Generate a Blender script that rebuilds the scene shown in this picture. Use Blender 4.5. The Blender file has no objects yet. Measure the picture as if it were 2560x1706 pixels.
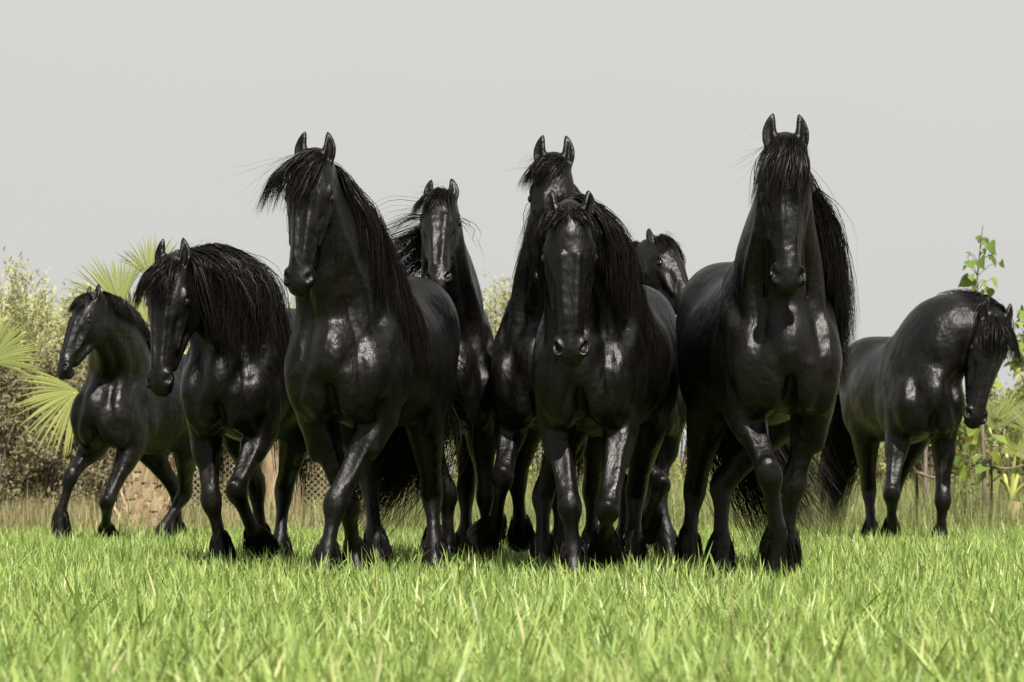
import bpy, math, random
import numpy as np
import openvdb as vdb
from mathutils import Vector, Matrix

rng = np.random.default_rng(7)
random.seed(7)
SC = bpy.context.scene
COL = SC.collection

# ------------------------------------------------------------------ camera
CAM_H = 0.62
FPX = 9600.0                      # focal length in photograph pixels (2560 wide)
HORIZON = 1178.0
PITCH = math.atan((HORIZON - 853.0) / FPX)
cam_d = bpy.data.cameras.new('camera')
cam_d.sensor_width = 36.0
cam_d.lens = FPX / 2560.0 * 36.0
cam_d.clip_start = 0.1
cam_d.clip_end = 2000.0
cam_d.dof.use_dof = True
cam_d.dof.focus_distance = 20.0
cam_d.dof.aperture_fstop = 7.5
cam = bpy.data.objects.new('camera', cam_d)
COL.objects.link(cam)
cam.location = (0, 0, CAM_H)
cam.rotation_euler = (math.pi / 2 + PITCH, 0, 0)
SC.camera = cam

# ------------------------------------------------------------------ sky and sun
SUN_EL, SUN_AZ = math.radians(49), math.radians(164)   # azimuth clockwise from +Y: high behind the camera
world = bpy.data.worlds.new('World')
SC.world = world
world.use_nodes = True
wn, wl = world.node_tree.nodes, world.node_tree.links
bg = wn['Background']
sky = wn.new('ShaderNodeTexSky')
sky.sky_type = 'NISHITA'
sky.sun_disc = False
sky.sun_elevation = SUN_EL
sky.sun_rotation = SUN_AZ
sky.dust_density = 6.0
sky.air_density = 1.0
hsv = wn.new('ShaderNodeHueSaturation')
hsv.inputs['Saturation'].default_value = 0.05
veil = wn.new('ShaderNodeMix')            # the even high cloud veil of the photograph over the clear sky
veil.data_type = 'RGBA'
veil.inputs['Factor'].default_value = 0.9
veil.inputs['B'].default_value = (6.6, 6.57, 6.4, 1)
wl.new(sky.outputs['Color'], hsv.inputs['Color'])
wl.new(hsv.outputs['Color'], veil.inputs['A'])
cl_n = wn.new('ShaderNodeTexNoise'); cl_n.inputs['Scale'].default_value = 1.6; cl_n.inputs['Detail'].default_value = 5
cl_c = wn.new('ShaderNodeTexCoord'); cl_m = wn.new('ShaderNodeMapping'); cl_m.inputs['Scale'].default_value = (1, 1, 3)
cl_r = wn.new('ShaderNodeMapRange'); cl_r.inputs['To Min'].default_value = 0.93; cl_r.inputs['To Max'].default_value = 1.07
cl_x = wn.new('ShaderNodeVectorMath'); cl_x.operation = 'SCALE'      # faint unevenness of the thin cloud
wl.new(cl_c.outputs['Generated'], cl_m.inputs['Vector']); wl.new(cl_m.outputs['Vector'], cl_n.inputs['Vector'])
wl.new(cl_n.outputs['Fac'], cl_r.inputs['Value']); wl.new(cl_r.outputs['Result'], cl_x.inputs['Scale'])
wl.new(veil.outputs['Result'], cl_x.inputs[0]); wl.new(cl_x.outputs['Vector'], bg.inputs['Color'])
bg.inputs['Strength'].default_value = 0.0535
sun_d = bpy.data.lights.new('sun', 'SUN')
sun_d.energy = 5.0
sun_d.angle = math.radians(1.2)
sun_d.color = (1.0, 0.95, 0.86)
sun = bpy.data.objects.new('sun', sun_d)
COL.objects.link(sun)
sd = Vector((math.sin(SUN_AZ) * math.cos(SUN_EL), math.cos(SUN_AZ) * math.cos(SUN_EL), math.sin(SUN_EL)))
sun.rotation_euler = sd.to_track_quat('Z', 'Y').to_euler()
SC.view_settings.view_transform = 'Standard'
SC.view_settings.look = 'None'
SC.view_settings.exposure = 1.0
SC.view_settings.gamma = 1.0
SC.cycles.max_bounces = 8
SC.cycles.transparent_max_bounces = 12

# ------------------------------------------------------------------ helpers
def P(px, py, Y):
    """photograph pixel -> point at distance Y in front of the camera"""
    xr = (px - 1280.0) / FPX
    yr = -(py - 853.0) / FPX
    c, s = math.cos(PITCH), math.sin(PITCH)
    d = np.array([xr, c - yr * s, s + yr * c])
    t = Y / d[1]
    return np.array([0, 0, CAM_H]) + d * t

def G(px, Y, z=0.0):
    """point at height z above the ground under pixel column px at distance Y"""
    return np.array([(px - 1280.0) / FPX * Y, Y, z])

def nrm(v):
    v = np.asarray(v, float)
    return v / (np.linalg.norm(v) + 1e-12)

def mesh_obj(name, verts, faces, mats, parent=None, smooth=True, uvs=None, vcol=None):
    verts = np.asarray(verts, np.float32)
    me = bpy.data.meshes.new(name)
    faces = np.asarray(faces)
    n, k = faces.shape
    me.vertices.add(len(verts)); me.vertices.foreach_set('co', verts.ravel())
    me.loops.add(n * k); me.loops.foreach_set('vertex_index', faces.astype(np.int32).ravel())
    me.polygons.add(n); me.polygons.foreach_set('loop_start', np.arange(0, n * k, k, dtype=np.int32))
    me.polygons.foreach_set('loop_total', np.full(n, k, np.int32))
    me.update(calc_edges=True)
    me.polygons.foreach_set('use_smooth', np.full(n, smooth, bool))
    if vcol is not None:
        at = me.attributes.new('tint', 'FLOAT', 'POINT')
        at.data.foreach_set('value', np.asarray(vcol, np.float32))
    me.validate()
    for m in (mats if isinstance(mats, (list, tuple)) else [mats]):
        me.materials.append(m)
    o = bpy.data.objects.new(name, me)
    COL.objects.link(o)
    if parent is not None:
        o.parent = parent
    return o

def empty(name, loc, rz=0.0):
    o = bpy.data.objects.new(name, None)
    COL.objects.link(o)
    o.location = loc
    o.rotation_euler = (0, 0, rz)
    o.empty_display_size = 0.2
    return o

def tag(o, label=None, cat=None, group=None, kind=None):
    if label: o['label'] = label
    if cat: o['category'] = cat
    if group: o['group'] = group
    if kind: o['kind'] = kind
    return o

def mat(name):
    m = bpy.data.materials.new(name)
    m.use_nodes = True
    nt = m.node_tree
    b = nt.nodes['Principled BSDF']
    return m, nt, b

def node(nt, typ, **kw):
    n = nt.nodes.new(typ)
    for k, v in kw.items():
        if k in n.inputs: n.inputs[k].default_value = v
        else: setattr(n, k, v)
    return n

def noise(nt, scale, detail=4, rough=0.55, coord='Object', stretch=None):
    tc = nt.nodes.new('ShaderNodeTexCoord')
    n = nt.nodes.new('ShaderNodeTexNoise')
    n.inputs['Scale'].default_value = scale
    n.inputs['Detail'].default_value = detail
    n.inputs['Roughness'].default_value = rough
    if stretch:
        mp = nt.nodes.new('ShaderNodeMapping')
        mp.inputs['Scale'].default_value = stretch
        nt.links.new(tc.outputs[coord], mp.inputs['Vector'])
        nt.links.new(mp.outputs['Vector'], n.inputs['Vector'])
    else:
        nt.links.new(tc.outputs[coord], n.inputs['Vector'])
    return n

def ramp(nt, src, stops):
    r = nt.nodes.new('ShaderNodeValToRGB')
    e = r.color_ramp.elements
    while len(e) > 1: e.remove(e[-1])
    e[0].position, e[0].color = stops[0][0], (*stops[0][1], 1)
    for p, c in stops[1:]:
        x = e.new(p); x.color = (*c, 1)
    nt.links.new(src, r.inputs['Fac'])
    return r

def bump(nt, b, src, strength, dist, prev=None):
    n = nt.nodes.new('ShaderNodeBump')
    n.inputs['Strength'].default_value = strength
    n.inputs['Distance'].default_value = dist
    nt.links.new(src, n.inputs['Height'])
    if prev: nt.links.new(prev.outputs['Normal'], n.inputs['Normal'])
    nt.links.new(n.outputs['Normal'], b.inputs['Normal'])
    return n

def catmull(rows, n):
    R = np.array(rows, float)
    R = np.vstack([2 * R[0] - R[1], R, 2 * R[-1] - R[-2]])
    out = []
    for i in range(1, len(R) - 2):
        for t in np.linspace(0, 1, n, endpoint=False):
            p0, p1, p2, p3 = R[i - 1], R[i], R[i + 1], R[i + 2]
            out.append(0.5 * (2 * p1 + (p2 - p0) * t + (2 * p0 - 5 * p1 + 4 * p2 - p3) * t * t + (3 * p1 - p0 - 3 * p2 + p3) * t ** 3))
    out.append(R[-2])
    return np.array(out)

# ------------------------------------------------------------------ ground and grass
def leaf_material(name, stops, rough=0.5, transl=0.35, attr='tint', rnd=0.0, spec=0.3):
    """leaf: diffuse + light passing through, colour picked per leaf from the ramp"""
    m, nt, b = mat(name)
    at = node(nt, 'ShaderNodeAttribute'); at.attribute_name = attr
    src = at.outputs['Fac']
    if rnd:
        oi = node(nt, 'ShaderNodeObjectInfo')
        mx = node(nt, 'ShaderNodeMix'); mx.data_type = 'FLOAT'
        mx.inputs['Factor'].default_value = rnd
        nt.links.new(src, mx.inputs['A']); nt.links.new(oi.outputs['Random'], mx.inputs['B'])
        src = mx.outputs['Result']
    r = ramp(nt, src, stops)
    nt.links.new(r.outputs['Color'], b.inputs['Base Color'])
    b.inputs['Roughness'].default_value = rough
    b.inputs['Specular IOR Level'].default_value = spec
    tr = node(nt, 'ShaderNodeBsdfTranslucent')
    hs_ = node(nt, 'ShaderNodeHueSaturation'); hs_.inputs['Value'].default_value = 1.25; hs_.inputs['Hue'].default_value = 0.485
    nt.links.new(r.outputs['Color'], hs_.inputs['Color']); nt.links.new(hs_.outputs['Color'], tr.inputs['Color'])
    ms = node(nt, 'ShaderNodeMixShader'); ms.inputs['Fac'].default_value = transl
    nt.links.new(b.outputs['BSDF'], ms.inputs[1]); nt.links.new(tr.outputs['BSDF'], ms.inputs[2])
    nt.links.new(ms.outputs['Shader'], nt.nodes['Material Output'].inputs['Surface'])
    return m

M_SOIL, _nt, _b = mat('field_soil')
_n1 = noise(_nt, 0.35, 6); _n2 = noise(_nt, 9.0, 5, 0.65)
_mx = node(_nt, 'ShaderNodeMix'); _mx.data_type = 'FLOAT'; _mx.inputs['Factor'].default_value = 0.5
_nt.links.new(_n1.outputs['Fac'], _mx.inputs['A']); _nt.links.new(_n2.outputs['Fac'], _mx.inputs['B'])
_r = ramp(_nt, _mx.outputs['Result'], [(0.3, (0.075, 0.062, 0.030)), (0.5, (0.15, 0.125, 0.06)), (0.7, (0.13, 0.15, 0.055))])
_nt.links.new(_r.outputs['Color'], _b.inputs['Base Color'])
_b.inputs['Roughness'].default_value = 0.95
bump(_nt, _b, _n2.outputs['Fac'], 0.6, 0.05)

def ground_sheet():
    xs = np.r_[-700, -200, -60, np.linspace(-20, 20, 41), 60, 200, 700]
    ys = np.r_[-60, -10, np.linspace(0, 60, 61), 120, 300, 1200]
    X, Y = np.meshgrid(xs, ys, indexing='ij')
    Z = np.where((np.abs(X) < 19) & (Y > 33.5) & (Y < 59), 0.03 * np.sin(X * 2.1 + Y) * np.cos(Y * 1.3 - X), 0.0)
    V = np.stack([X, Y, Z], -1).reshape(-1, 3)
    n = len(ys)
    F = [[i * n + j, (i + 1) * n + j, (i + 1) * n + j + 1, i * n + j + 1] for i in range(len(xs) - 1) for j in range(n - 1)]
    o = mesh_obj('ground', V, F, M_SOIL)
    tag(o, 'dry earth and rough grass behind and under the field', kind='structure')
ground_sheet()

def blade_clump(r, n, rad, hmin, hmax, wmin, wmax, lean, nseg=5, dry=0.05):
    V, F, T = [], [], []
    for _ in range(n):
        a = r.uniform(0, 6.283); d = rad * math.sqrt(r.uniform(0, 1))
        p = np.array([d * math.cos(a), d * math.sin(a), -0.01])
        L = r.uniform(hmin, hmax) * (1.0 if r.uniform() < .8 else 1.25)
        w = r.uniform(wmin, wmax)
        az = r.uniform(0, 6.283)
        ln = abs(r.normal(0, lean)) + .08
        bend = r.uniform(.2, 1.3)
        tw = r.uniform(-.6, .6)
        hd = np.array([math.cos(az), math.sin(az), 0]); 
        b0 = len(V)
        tint = r.uniform(.0, .8) if r.uniform() > dry else r.uniform(.9, 1.0)
        th = ln
        for i in range(nseg + 1):
            t = i / nseg
            sa = az + math.pi / 2 + tw * t
            sd_ = np.array([math.cos(sa), math.sin(sa), 0])
            ww = w * (0.7 + .6 * t if t < .4 else .94 * (1 - ((t - .4) / .6) ** 1.6) + .03)
            V += [p - sd_ * ww * .5, p + sd_ * ww * .5]
            T += [tint, tint]
            th += bend * ln * 1.3 / nseg + (.12 if t > .6 else 0) * ln
            p = p + (hd * math.sin(min(th, 1.9)) + np.array([0, 0, 1]) * math.cos(min(th, 1.9))) * L / nseg
        for i in range(nseg):
            F.append([b0 + 2 * i, b0 + 2 * i + 1, b0 + 2 * i + 3, b0 + 2 * i + 2])
    return np.array(V), np.array(F), np.array(T)

def scatter_object(name, area_v, area_f, base_mat, clumps, density, smin, smax, seed, tilt=.12):
    """one object: a sheet with grass tufts spread over it by geometry nodes"""
    lib = bpy.data.collections.new(name + '_tufts')
    for i, (V, F, T, m) in enumerate(clumps):
        o = mesh_obj('tuft', V, F, m, vcol=T)
        COL.objects.unlink(o); lib.objects.link(o)
    ob = mesh_obj(name, area_v, area_f, base_mat)
    ng = bpy.data.node_groups.new(name + '_spread', 'GeometryNodeTree')
    ng.interface.new_socket('Geometry', in_out='INPUT', socket_type='NodeSocketGeometry')
    ng.interface.new_socket('Geometry', in_out='OUTPUT', socket_type='NodeSocketGeometry')
    N, L = ng.nodes, ng.links
    gi, go = N.new('NodeGroupInput'), N.new('NodeGroupOutput')
    dp = N.new('GeometryNodeDistributePointsOnFaces'); dp.distribute_method = 'RANDOM'
    dp.inputs['Density'].default_value = density; dp.inputs['Seed'].default_value = seed
    ci = N.new('GeometryNodeCollectionInfo')
    ci.inputs['Collection'].default_value = lib
    ci.inputs['Separate Children'].default_value = True
    ci.inputs['Reset Children'].default_value = True
    ip = N.new('GeometryNodeInstanceOnPoints'); ip.inputs['Pick Instance'].default_value = True
    rv = N.new('FunctionNodeRandomValue'); rv.data_type = 'FLOAT_VECTOR'
    rv.inputs[0].default_value = (-tilt, -tilt, 0); rv.inputs[1].default_value = (tilt, tilt, 6.283)
    rs = N.new('FunctionNodeRandomValue'); rs.data_type = 'FLOAT'
    rs.inputs[2].default_value = smin; rs.inputs[3].default_value = smax; rs.inputs['Seed'].default_value = 5
    jn = N.new('GeometryNodeJoinGeometry')
    L.new(gi.outputs[0], dp.inputs['Mesh'])
    L.new(dp.outputs['Points'], ip.inputs['Points'])
    L.new(ci.outputs[0], ip.inputs['Instance'])
    L.new(rv.outputs[0], ip.inputs['Rotation'])
    L.new(rs.outputs[1], ip.inputs['Scale'])
    L.new(gi.outputs[0], jn.inputs[0]); L.new(ip.outputs[0], jn.inputs[0])
    L.new(jn.outputs[0], go.inputs[0])
    md = ob.modifiers.new('spread', 'NODES'); md.node_group = ng
    return ob

M_GRASS = leaf_material('lawn_blade', [(0.0, (0.075, 0.14, 0.028)), (0.3, (0.20, 0.295, 0.068)), (0.8, (0.37, 0.445, 0.145)), (0.9, (0.40, 0.42, 0.17)), (1.0, (0.46, 0.42, 0.24))],
                        rough=0.42, transl=0.38, rnd=0.25, spec=0.35)
M_TURF, _nt, _b = mat('turf_floor')
_n = noise(_nt, 6, 5)
_r = ramp(_nt, _n.outputs['Fac'], [(0.3, (0.045, 0.07, 0.015)), (0.7, (0.10, 0.12, 0.035))])
_nt.links.new(_r.outputs['Color'], _b.inputs['Base Color']); _b.inputs['Roughness'].default_value = 0.95
_rg = np.random.default_rng(3)
_cl = [(*blade_clump(_rg, 32, .14, .07, .165, .0055, .011, .52), M_GRASS) for _ in range(7)]
_cl += [(*blade_clump(_rg, 38, .14, .05, .11, .0035, .007, .7), M_GRASS) for _ in range(3)]
_av, _af = [], []
LAWN_END = 33.0
_ys = np.linspace(7.5, LAWN_END, 18)
for _i, _y in enumerate(_ys):
    _w = .1333 * _y + 2.6
    _e = .35 * math.sin(3) if _i == 17 else 0
    for _x in np.linspace(-_w, _w, 9):
        _av.append([_x, _y + (.3 * math.sin(_x * 1.9) if _i == 17 else 0), .006])
for _i in range(17):
    for _j in range(8):
        _af.append([_i * 9 + _j, _i * 9 + _j + 1, (_i + 1) * 9 + _j + 1, (_i + 1) * 9 + _j])
lawn = scatter_object('lawn_grass', _av, _af, M_TURF, _cl, 78, .65, 1.3, 2, .3)
tag(lawn, 'long bright green grass of the field under the horses', 'grass', kind='stuff')

# rough dry grass between the lawn and the fence: straw coloured at left, olive at right
M_STRAW = leaf_material('straw_blade', [(0.0, (0.14, 0.12, 0.06)), (0.5, (0.26, 0.22, 0.115)), (1.0, (0.36, 0.305, 0.17))], 0.6, 0.25, rnd=.3)
M_OLIVEG = leaf_material('olive_blade', [(0.0, (0.12, 0.15, 0.05)), (0.5, (0.22, 0.245, 0.09)), (0.85, (0.28, 0.29, 0.12)), (1.0, (0.34, 0.30, 0.15))], 0.6, 0.3, rnd=.3)
def strip(name, x0, x1, y0, y1, z, mats_, den, hmin, hmax, seed, label):
    cl = [(*blade_clump(_rg, 34, .16, hmin, hmax, .003, .007, .22, dry=.1), m) for m in mats_ for _ in range(4)]
    xs = np.linspace(x0, x1, 12)
    V = [[x, y, z] for x in xs for y in (y0, y1)]
    F = [[2 * i, 2 * i + 2, 2 * i + 3, 2 * i + 1] for i in range(11)]
    o = scatter_object(name, V, F, M_SOIL, cl, den, .6, 1.4, seed, .1)
    tag(o, label, 'grass', kind='stuff')
strip('dry_grass', -9, -1.2, 33.25, 36.5, .05, [M_STRAW, M_STRAW, M_OLIVEG], 34, .12, .32, 4, 'straw coloured dry grass at the left edge of the field')
strip('rough_grass', -1.2, 9, 33.25, 41.5, .055, [M_OLIVEG], 44, .16, .42, 5, 'tall olive green rough grass on the right behind the field')
# ------------------------------------------------------------------ trees, shrubs, palms, fence
def tube(path, rad, n=8):
    path = np.asarray(path, float); m = len(path)
    rad = np.broadcast_to(np.asarray(rad, float), (m,))
    T = np.gradient(path, axis=0)
    V = []
    ref = np.array([.31, .2, .93])
    for i in range(m):
        t = nrm(T[i]); a = nrm(np.cross(t, ref)); b_ = np.cross(t, a)
        for j in range(n):
            an = 2 * math.pi * j / n
            V.append(path[i] + (a * math.cos(an) + b_ * math.sin(an)) * rad[i])
    F = [[i * n + j, i * n + (j + 1) % n, (i + 1) * n + (j + 1) % n, (i + 1) * n + j] for i in range(m - 1) for j in range(n)]
    return np.array(V), np.array(F)

def merge(parts):
    V, F, T, o = [], [], [], 0
    for p in parts:
        V.append(p[0]); F.append(p[1] + o); o += len(p[0])
        if len(p) > 2: T.append(p[2])
    return np.vstack(V), np.vstack(F), (np.concatenate(T) if T else None)

def leaves(c, d, L, W, r, tint):
    """N diamond leaves folded along the middle: c centres, d directions"""
    N = len(c)
    d = d / (np.linalg.norm(d, axis=1, keepdims=True) + 1e-9)
    s = np.cross(d, r.normal(0, 1, (N, 3))); s /= (np.linalg.norm(s, axis=1, keepdims=True) + 1e-9)
    u = np.cross(s, d)
    L = L[:, None]; W = W[:, None]
    V = np.stack([c, c + d * L * .45 + s * W * .5 + u * W * .15, c + d * L, c + d * L * .45 - s * W * .5 + u * W * .15], 1).reshape(-1, 3)
    F = np.arange(N * 4).reshape(N, 4)
    return V, F, np.repeat(tint, 4)

M_BARK, _nt, _b = mat('bark')
_n = noise(_nt, 14, 5, stretch=(1, 1, .25))
_r = ramp(_nt, _n.outputs['Fac'], [(0.3, (0.06, 0.045, 0.032)), (0.7, (0.2, 0.16, 0.115))])
_nt.links.new(_r.outputs['Color'], _b.inputs['Base Color']); _b.inputs['Roughness'].default_value = 0.9
bump(_nt, _b, _n.outputs['Fac'], .7, .02)
M_OLIVE = leaf_material('olive_leaf', [(0.0, (0.17, 0.18, 0.08)), (0.5, (0.33, 0.335, 0.155)), (1.0, (0.46, 0.46, 0.24))], .5, .25)
M_GREEN = leaf_material('shrub_leaf', [(0.0, (0.12, 0.135, 0.045)), (0.5, (0.24, 0.255, 0.085)), (1.0, (0.34, 0.345, 0.13))], .5, .3)
M_BROWN = leaf_material('dry_leaf', [(0.0, (0.09, 0.075, 0.042)), (0.5, (0.18, 0.15, 0.085)), (0.8, (0.20, 0.195, 0.09)), (1.0, (0.19, 0.22, 0.08))], .6, .2)

def bushy(name, label, cat, x, y, h, rx, ry, lm, n_br, n_leaf, LL, WW, seed, group, upright=.6, trunk_h=.3, z_low=.12):
    """trunk that forks into limbs, twigs carry the leaves: gaps and clumps come from the twigs"""
    r = np.random.default_rng(seed)
    o = empty(name, (x, y, 0)); tag(o, label, cat, group)
    th = h * trunk_h
    wood = []
    n_tr = 1 if trunk_h > .2 else 3
    top = np.array([r.normal(0, .05), r.normal(0, .05), th])
    wood.append(tube([[0, 0, -.05], [.02, .01, th * .5], top], [.035 * h + .01, .028 * h, .022 * h]))
    C, D, T = [], [], []
    per = n_leaf // n_br
    for i in range(n_br):
        a = r.uniform(0, 6.283); q = math.sqrt(r.uniform(.02, 1))
        zz = r.uniform(z_low, 1.0) ** .8
        prof = math.sin(math.pi * min(1, (zz * .82 + .16))) ** .7
        end = np.array([math.cos(a) * q * rx * prof, math.sin(a) * q * ry * prof, max(.1, h * zz * r.uniform(.85, 1.08))])
        st_ = top * r.uniform(.5, 1)
        mid = (st_ + end) / 2 + np.array([0, 0, .08 * h]) + r.normal(0, .05 * h, 3)
        tt_ = np.linspace(0, 1, 6)[:, None]
        path = (1 - tt_) ** 2 * st_ + 2 * (1 - tt_) * tt_ * mid + tt_ ** 2 * end
        wood.append(tube(path, np.linspace(.012 * h, .003, 6), 5))
        # twig fan
        tw = r.integers(3, 6)
        shade = r.uniform(.0, .35)
        for _ in range(tw):
            td = nrm(nrm(end - st_) * .6 + np.array([0, 0, upright]) + r.normal(0, .45, 3))
            tl = r.uniform(.12, .26) * h * .6
            t_ = r.uniform(0, 1, per // tw)
            p = end - nrm(end - st_) * r.uniform(0, .12) * h + td[None] * (t_ * tl)[:, None] + r.normal(0, .022 * h, (len(t_), 3))
            C.append(p); D.append(td[None] * .7 + r.normal(0, .6, (len(t_), 3)))
            T.append(np.clip(shade + r.uniform(0, .65, len(t_)), 0, 1))
    C, D, T = np.vstack(C), np.vstack(D), np.concatenate(T)
    C[:, 2] = np.maximum(C[:, 2], .04)
    V, F, t = leaves(C, D, r.uniform(.7, 1.3, len(C)) * LL, r.uniform(.7, 1.3, len(C)) * WW, r, T)
    mesh_obj('crown', V, F, lm, o, smooth=False, vcol=t)
    wv, wf, _ = merge(wood)
    mesh_obj('trunk', wv, wf, M_BARK, o)
    return o

def px_x(px, Y): return (px - 1280) / FPX * Y
def px_z(py, Y): return CAM_H + (HORIZON - py) / FPX * Y

# olive trees at left
for px, Y, topy, rx, lab in ((-60, 41, 740, 1.25, 'grey green olive tree cut by the left edge of the picture'),
                             (45, 39.5, 720, 1.05, 'tall grey green olive tree behind the leftmost palm frond'),
                             (140, 42, 745, 1.1, 'grey green olive tree rising left of the small horse'),
                             (1243, 46, 728, .55, 'pale tip of an olive tree between two raised necks')):
    bushy('olive_tree', lab, 'tree', px_x(px, Y), Y, px_z(topy, Y) * .97, rx, rx, M_OLIVE, 120 if rx > .6 else 60, 15000 if rx > .6 else 6000, .075, .018, int(px) + 300, 'olive trees behind the field', .8, .28, .12)
# brown, half dry shrubs under the olives, green shrubs further right
for i, (px, Y, topy, rx, lm, lab) in enumerate((
        (-30, 37.2, 985, .85, M_BROWN, 'brown dry shrub at the left edge below the olive trees'),
        (110, 37.8, 965, .80, M_BROWN, 'brown dry shrub behind the small horse, under bright palm frond'),
        (235, 38.6, 985, .70, M_BROWN, 'low half dry shrub seen between the forelegs of the small horse'),
        (500, 37.8, 1010, .75, M_BROWN, 'dry shrub behind the hind legs of the small horse'),
        (640, 38.6, 1020, .70, M_BROWN, 'dry shrub hidden behind the wire fence left end'),
        (800, 37.4, 1040, .80, M_BROWN, 'dry brown shrub right behind the wire mesh'),
        (985, 40, 1000, .85, M_GREEN, 'olive green shrub seen under the belly of a tall horse'),
        (1240, 42, 1010, .9, M_GREEN, 'green shrub hidden behind the centre of the herd'),
        (1490, 42.5, 1020, .9, M_GREEN, 'green shrub behind the central horse'),
        (1690, 43.5, 1010, .85, M_GREEN, 'yellow green shrub seen left of the tallest horse'),
        (1880, 44, 1030, .85, M_GREEN, 'yellow green shrub under the belly of the tallest horse'),
        (2080, 46, 958, .70, M_GREEN, 'round green bush between the two right hand horses'),
        (2190, 44, 1040, .80, M_GREEN, 'green shrub behind the far right horse'),
        (2330, 40, 1060, .70, M_GREEN, 'low shrub beneath the chin of the far right horse'),
        (2450, 40.5, 1050, .8, M_GREEN, 'leafy low shrub behind the sapling'),
        (2580, 39.5, 1020, .8, M_GREEN, 'leafy low shrub at the right edge of the picture'))):
    bushy('shrub', lab, 'shrub', px_x(px, Y), Y, px_z(topy, Y) * 1.22, rx * 1.1, .6, lm, 70, 7600, .058, .026, 500 + i, 'shrubs along the back of the field', .5, .15, .05)

# ---- fan palms
M_PALM = leaf_material('palm_frond', [(0.0, (0.12, 0.155, 0.05)), (0.5, (0.22, 0.26, 0.085)), (1.0, (0.36, 0.38, 0.135))], .4, .4)
M_PETI, _nt, _b = mat('palm_petiole')
_b.inputs['Base Color'].default_value = (.33, .34, .09, 1); _b.inputs['Roughness'].default_value = .5
M_BOOT, _nt, _b = mat('palm_leaf_base')
_n = noise(_nt, 22, 5, stretch=(1, 1, .3))
_r = ramp(_nt, _n.outputs['Fac'], [(0.3, (0.09, 0.06, 0.035)), (0.5, (0.23, 0.17, 0.095)), (0.72, (0.38, 0.30, 0.18))])
_nt.links.new(_r.outputs['Color'], _b.inputs['Base Color']); _b.inputs['Roughness'].default_value = .85
bump(_nt, _b, _n.outputs['Fac'], .5, .01)

def fan(hub, axis, normal, R, spread, n, r, droop=.25, join=.5, light=.5):
    """palmate frond: pleated segments that part towards drooping tips"""
    ax = nrm(axis); nn = nrm(normal - ax * (np.asarray(normal) @ ax)); sd_ = np.cross(nn, ax)
    V, F, T = [], [], []
    st = np.linspace(0, 1, 9)
    dphi = spread / n
    for i in range(n):
        phi = -spread / 2 + dphi * (i + .5)
        L = R * (0.82 + .18 * math.cos(phi * .8)) * r.uniform(.9, 1.05)
        dr = droop * r.uniform(.5, 1.6)
        b0 = len(V)
        tint = np.clip(light + r.normal(0, .16), 0, 1)
        dev = r.normal(0, .03)
        for t in st:
            ang = phi + dev * t
            rad = ax * math.cos(ang) + sd_ * math.sin(ang)
            rr = L * t
            # half width: segments touch up to the join, then taper to a point
            hw = rr * math.tan(dphi / 2) if t <= join else L * join * math.tan(dphi / 2) * (1 - ((t - join) / (1 - join))) ** .75
            hw = max(hw, .0012)
            tg = -ax * math.sin(ang) + sd_ * math.cos(ang)
            c = hub + rad * rr - np.array([0, 0, 1.0]) * dr * L * max(0, t - .25) ** 2.2 - nn * 0
            V += [c - tg * hw - nn * hw * .45, c + nn * hw * .45, c + tg * hw - nn * hw * .45]
            T += [tint] * 3
        for j in range(len(st) - 1):
            q = b0 + 3 * j
            F += [[q, q + 1, q + 4, q + 3], [q + 1, q + 2, q + 5, q + 4]]
    return np.array(V), np.array(F), np.array(T)

def boot_mesh():
    """one clasping stub of a cut leaf base"""
    V = [[-.085, 0, -.02], [.085, 0, -.02], [.075, .045, .0], [-.075, .045, .0],
         [-.045, .03, .10], [.045, .03, .10], [.035, .085, .12], [-.035, .085, .12],
         [-.022, .085, .17], [.022, .085, .17], [.02, .115, .168], [-.02, .115, .168]]
    F = [[0, 1, 5, 4], [1, 2, 6, 5], [2, 3, 7, 6], [3, 0, 4, 7], [4, 5, 9, 8], [5, 6, 10, 9], [6, 7, 11, 10], [7, 4, 8, 11], [8, 9, 10, 11], [3, 2, 1, 0]]
    me = bpy.data.meshes.new('leaf_base'); me.from_pydata(V, [], F); me.materials.append(M_BOOT)
    return me
BOOT = boot_mesh()

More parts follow.
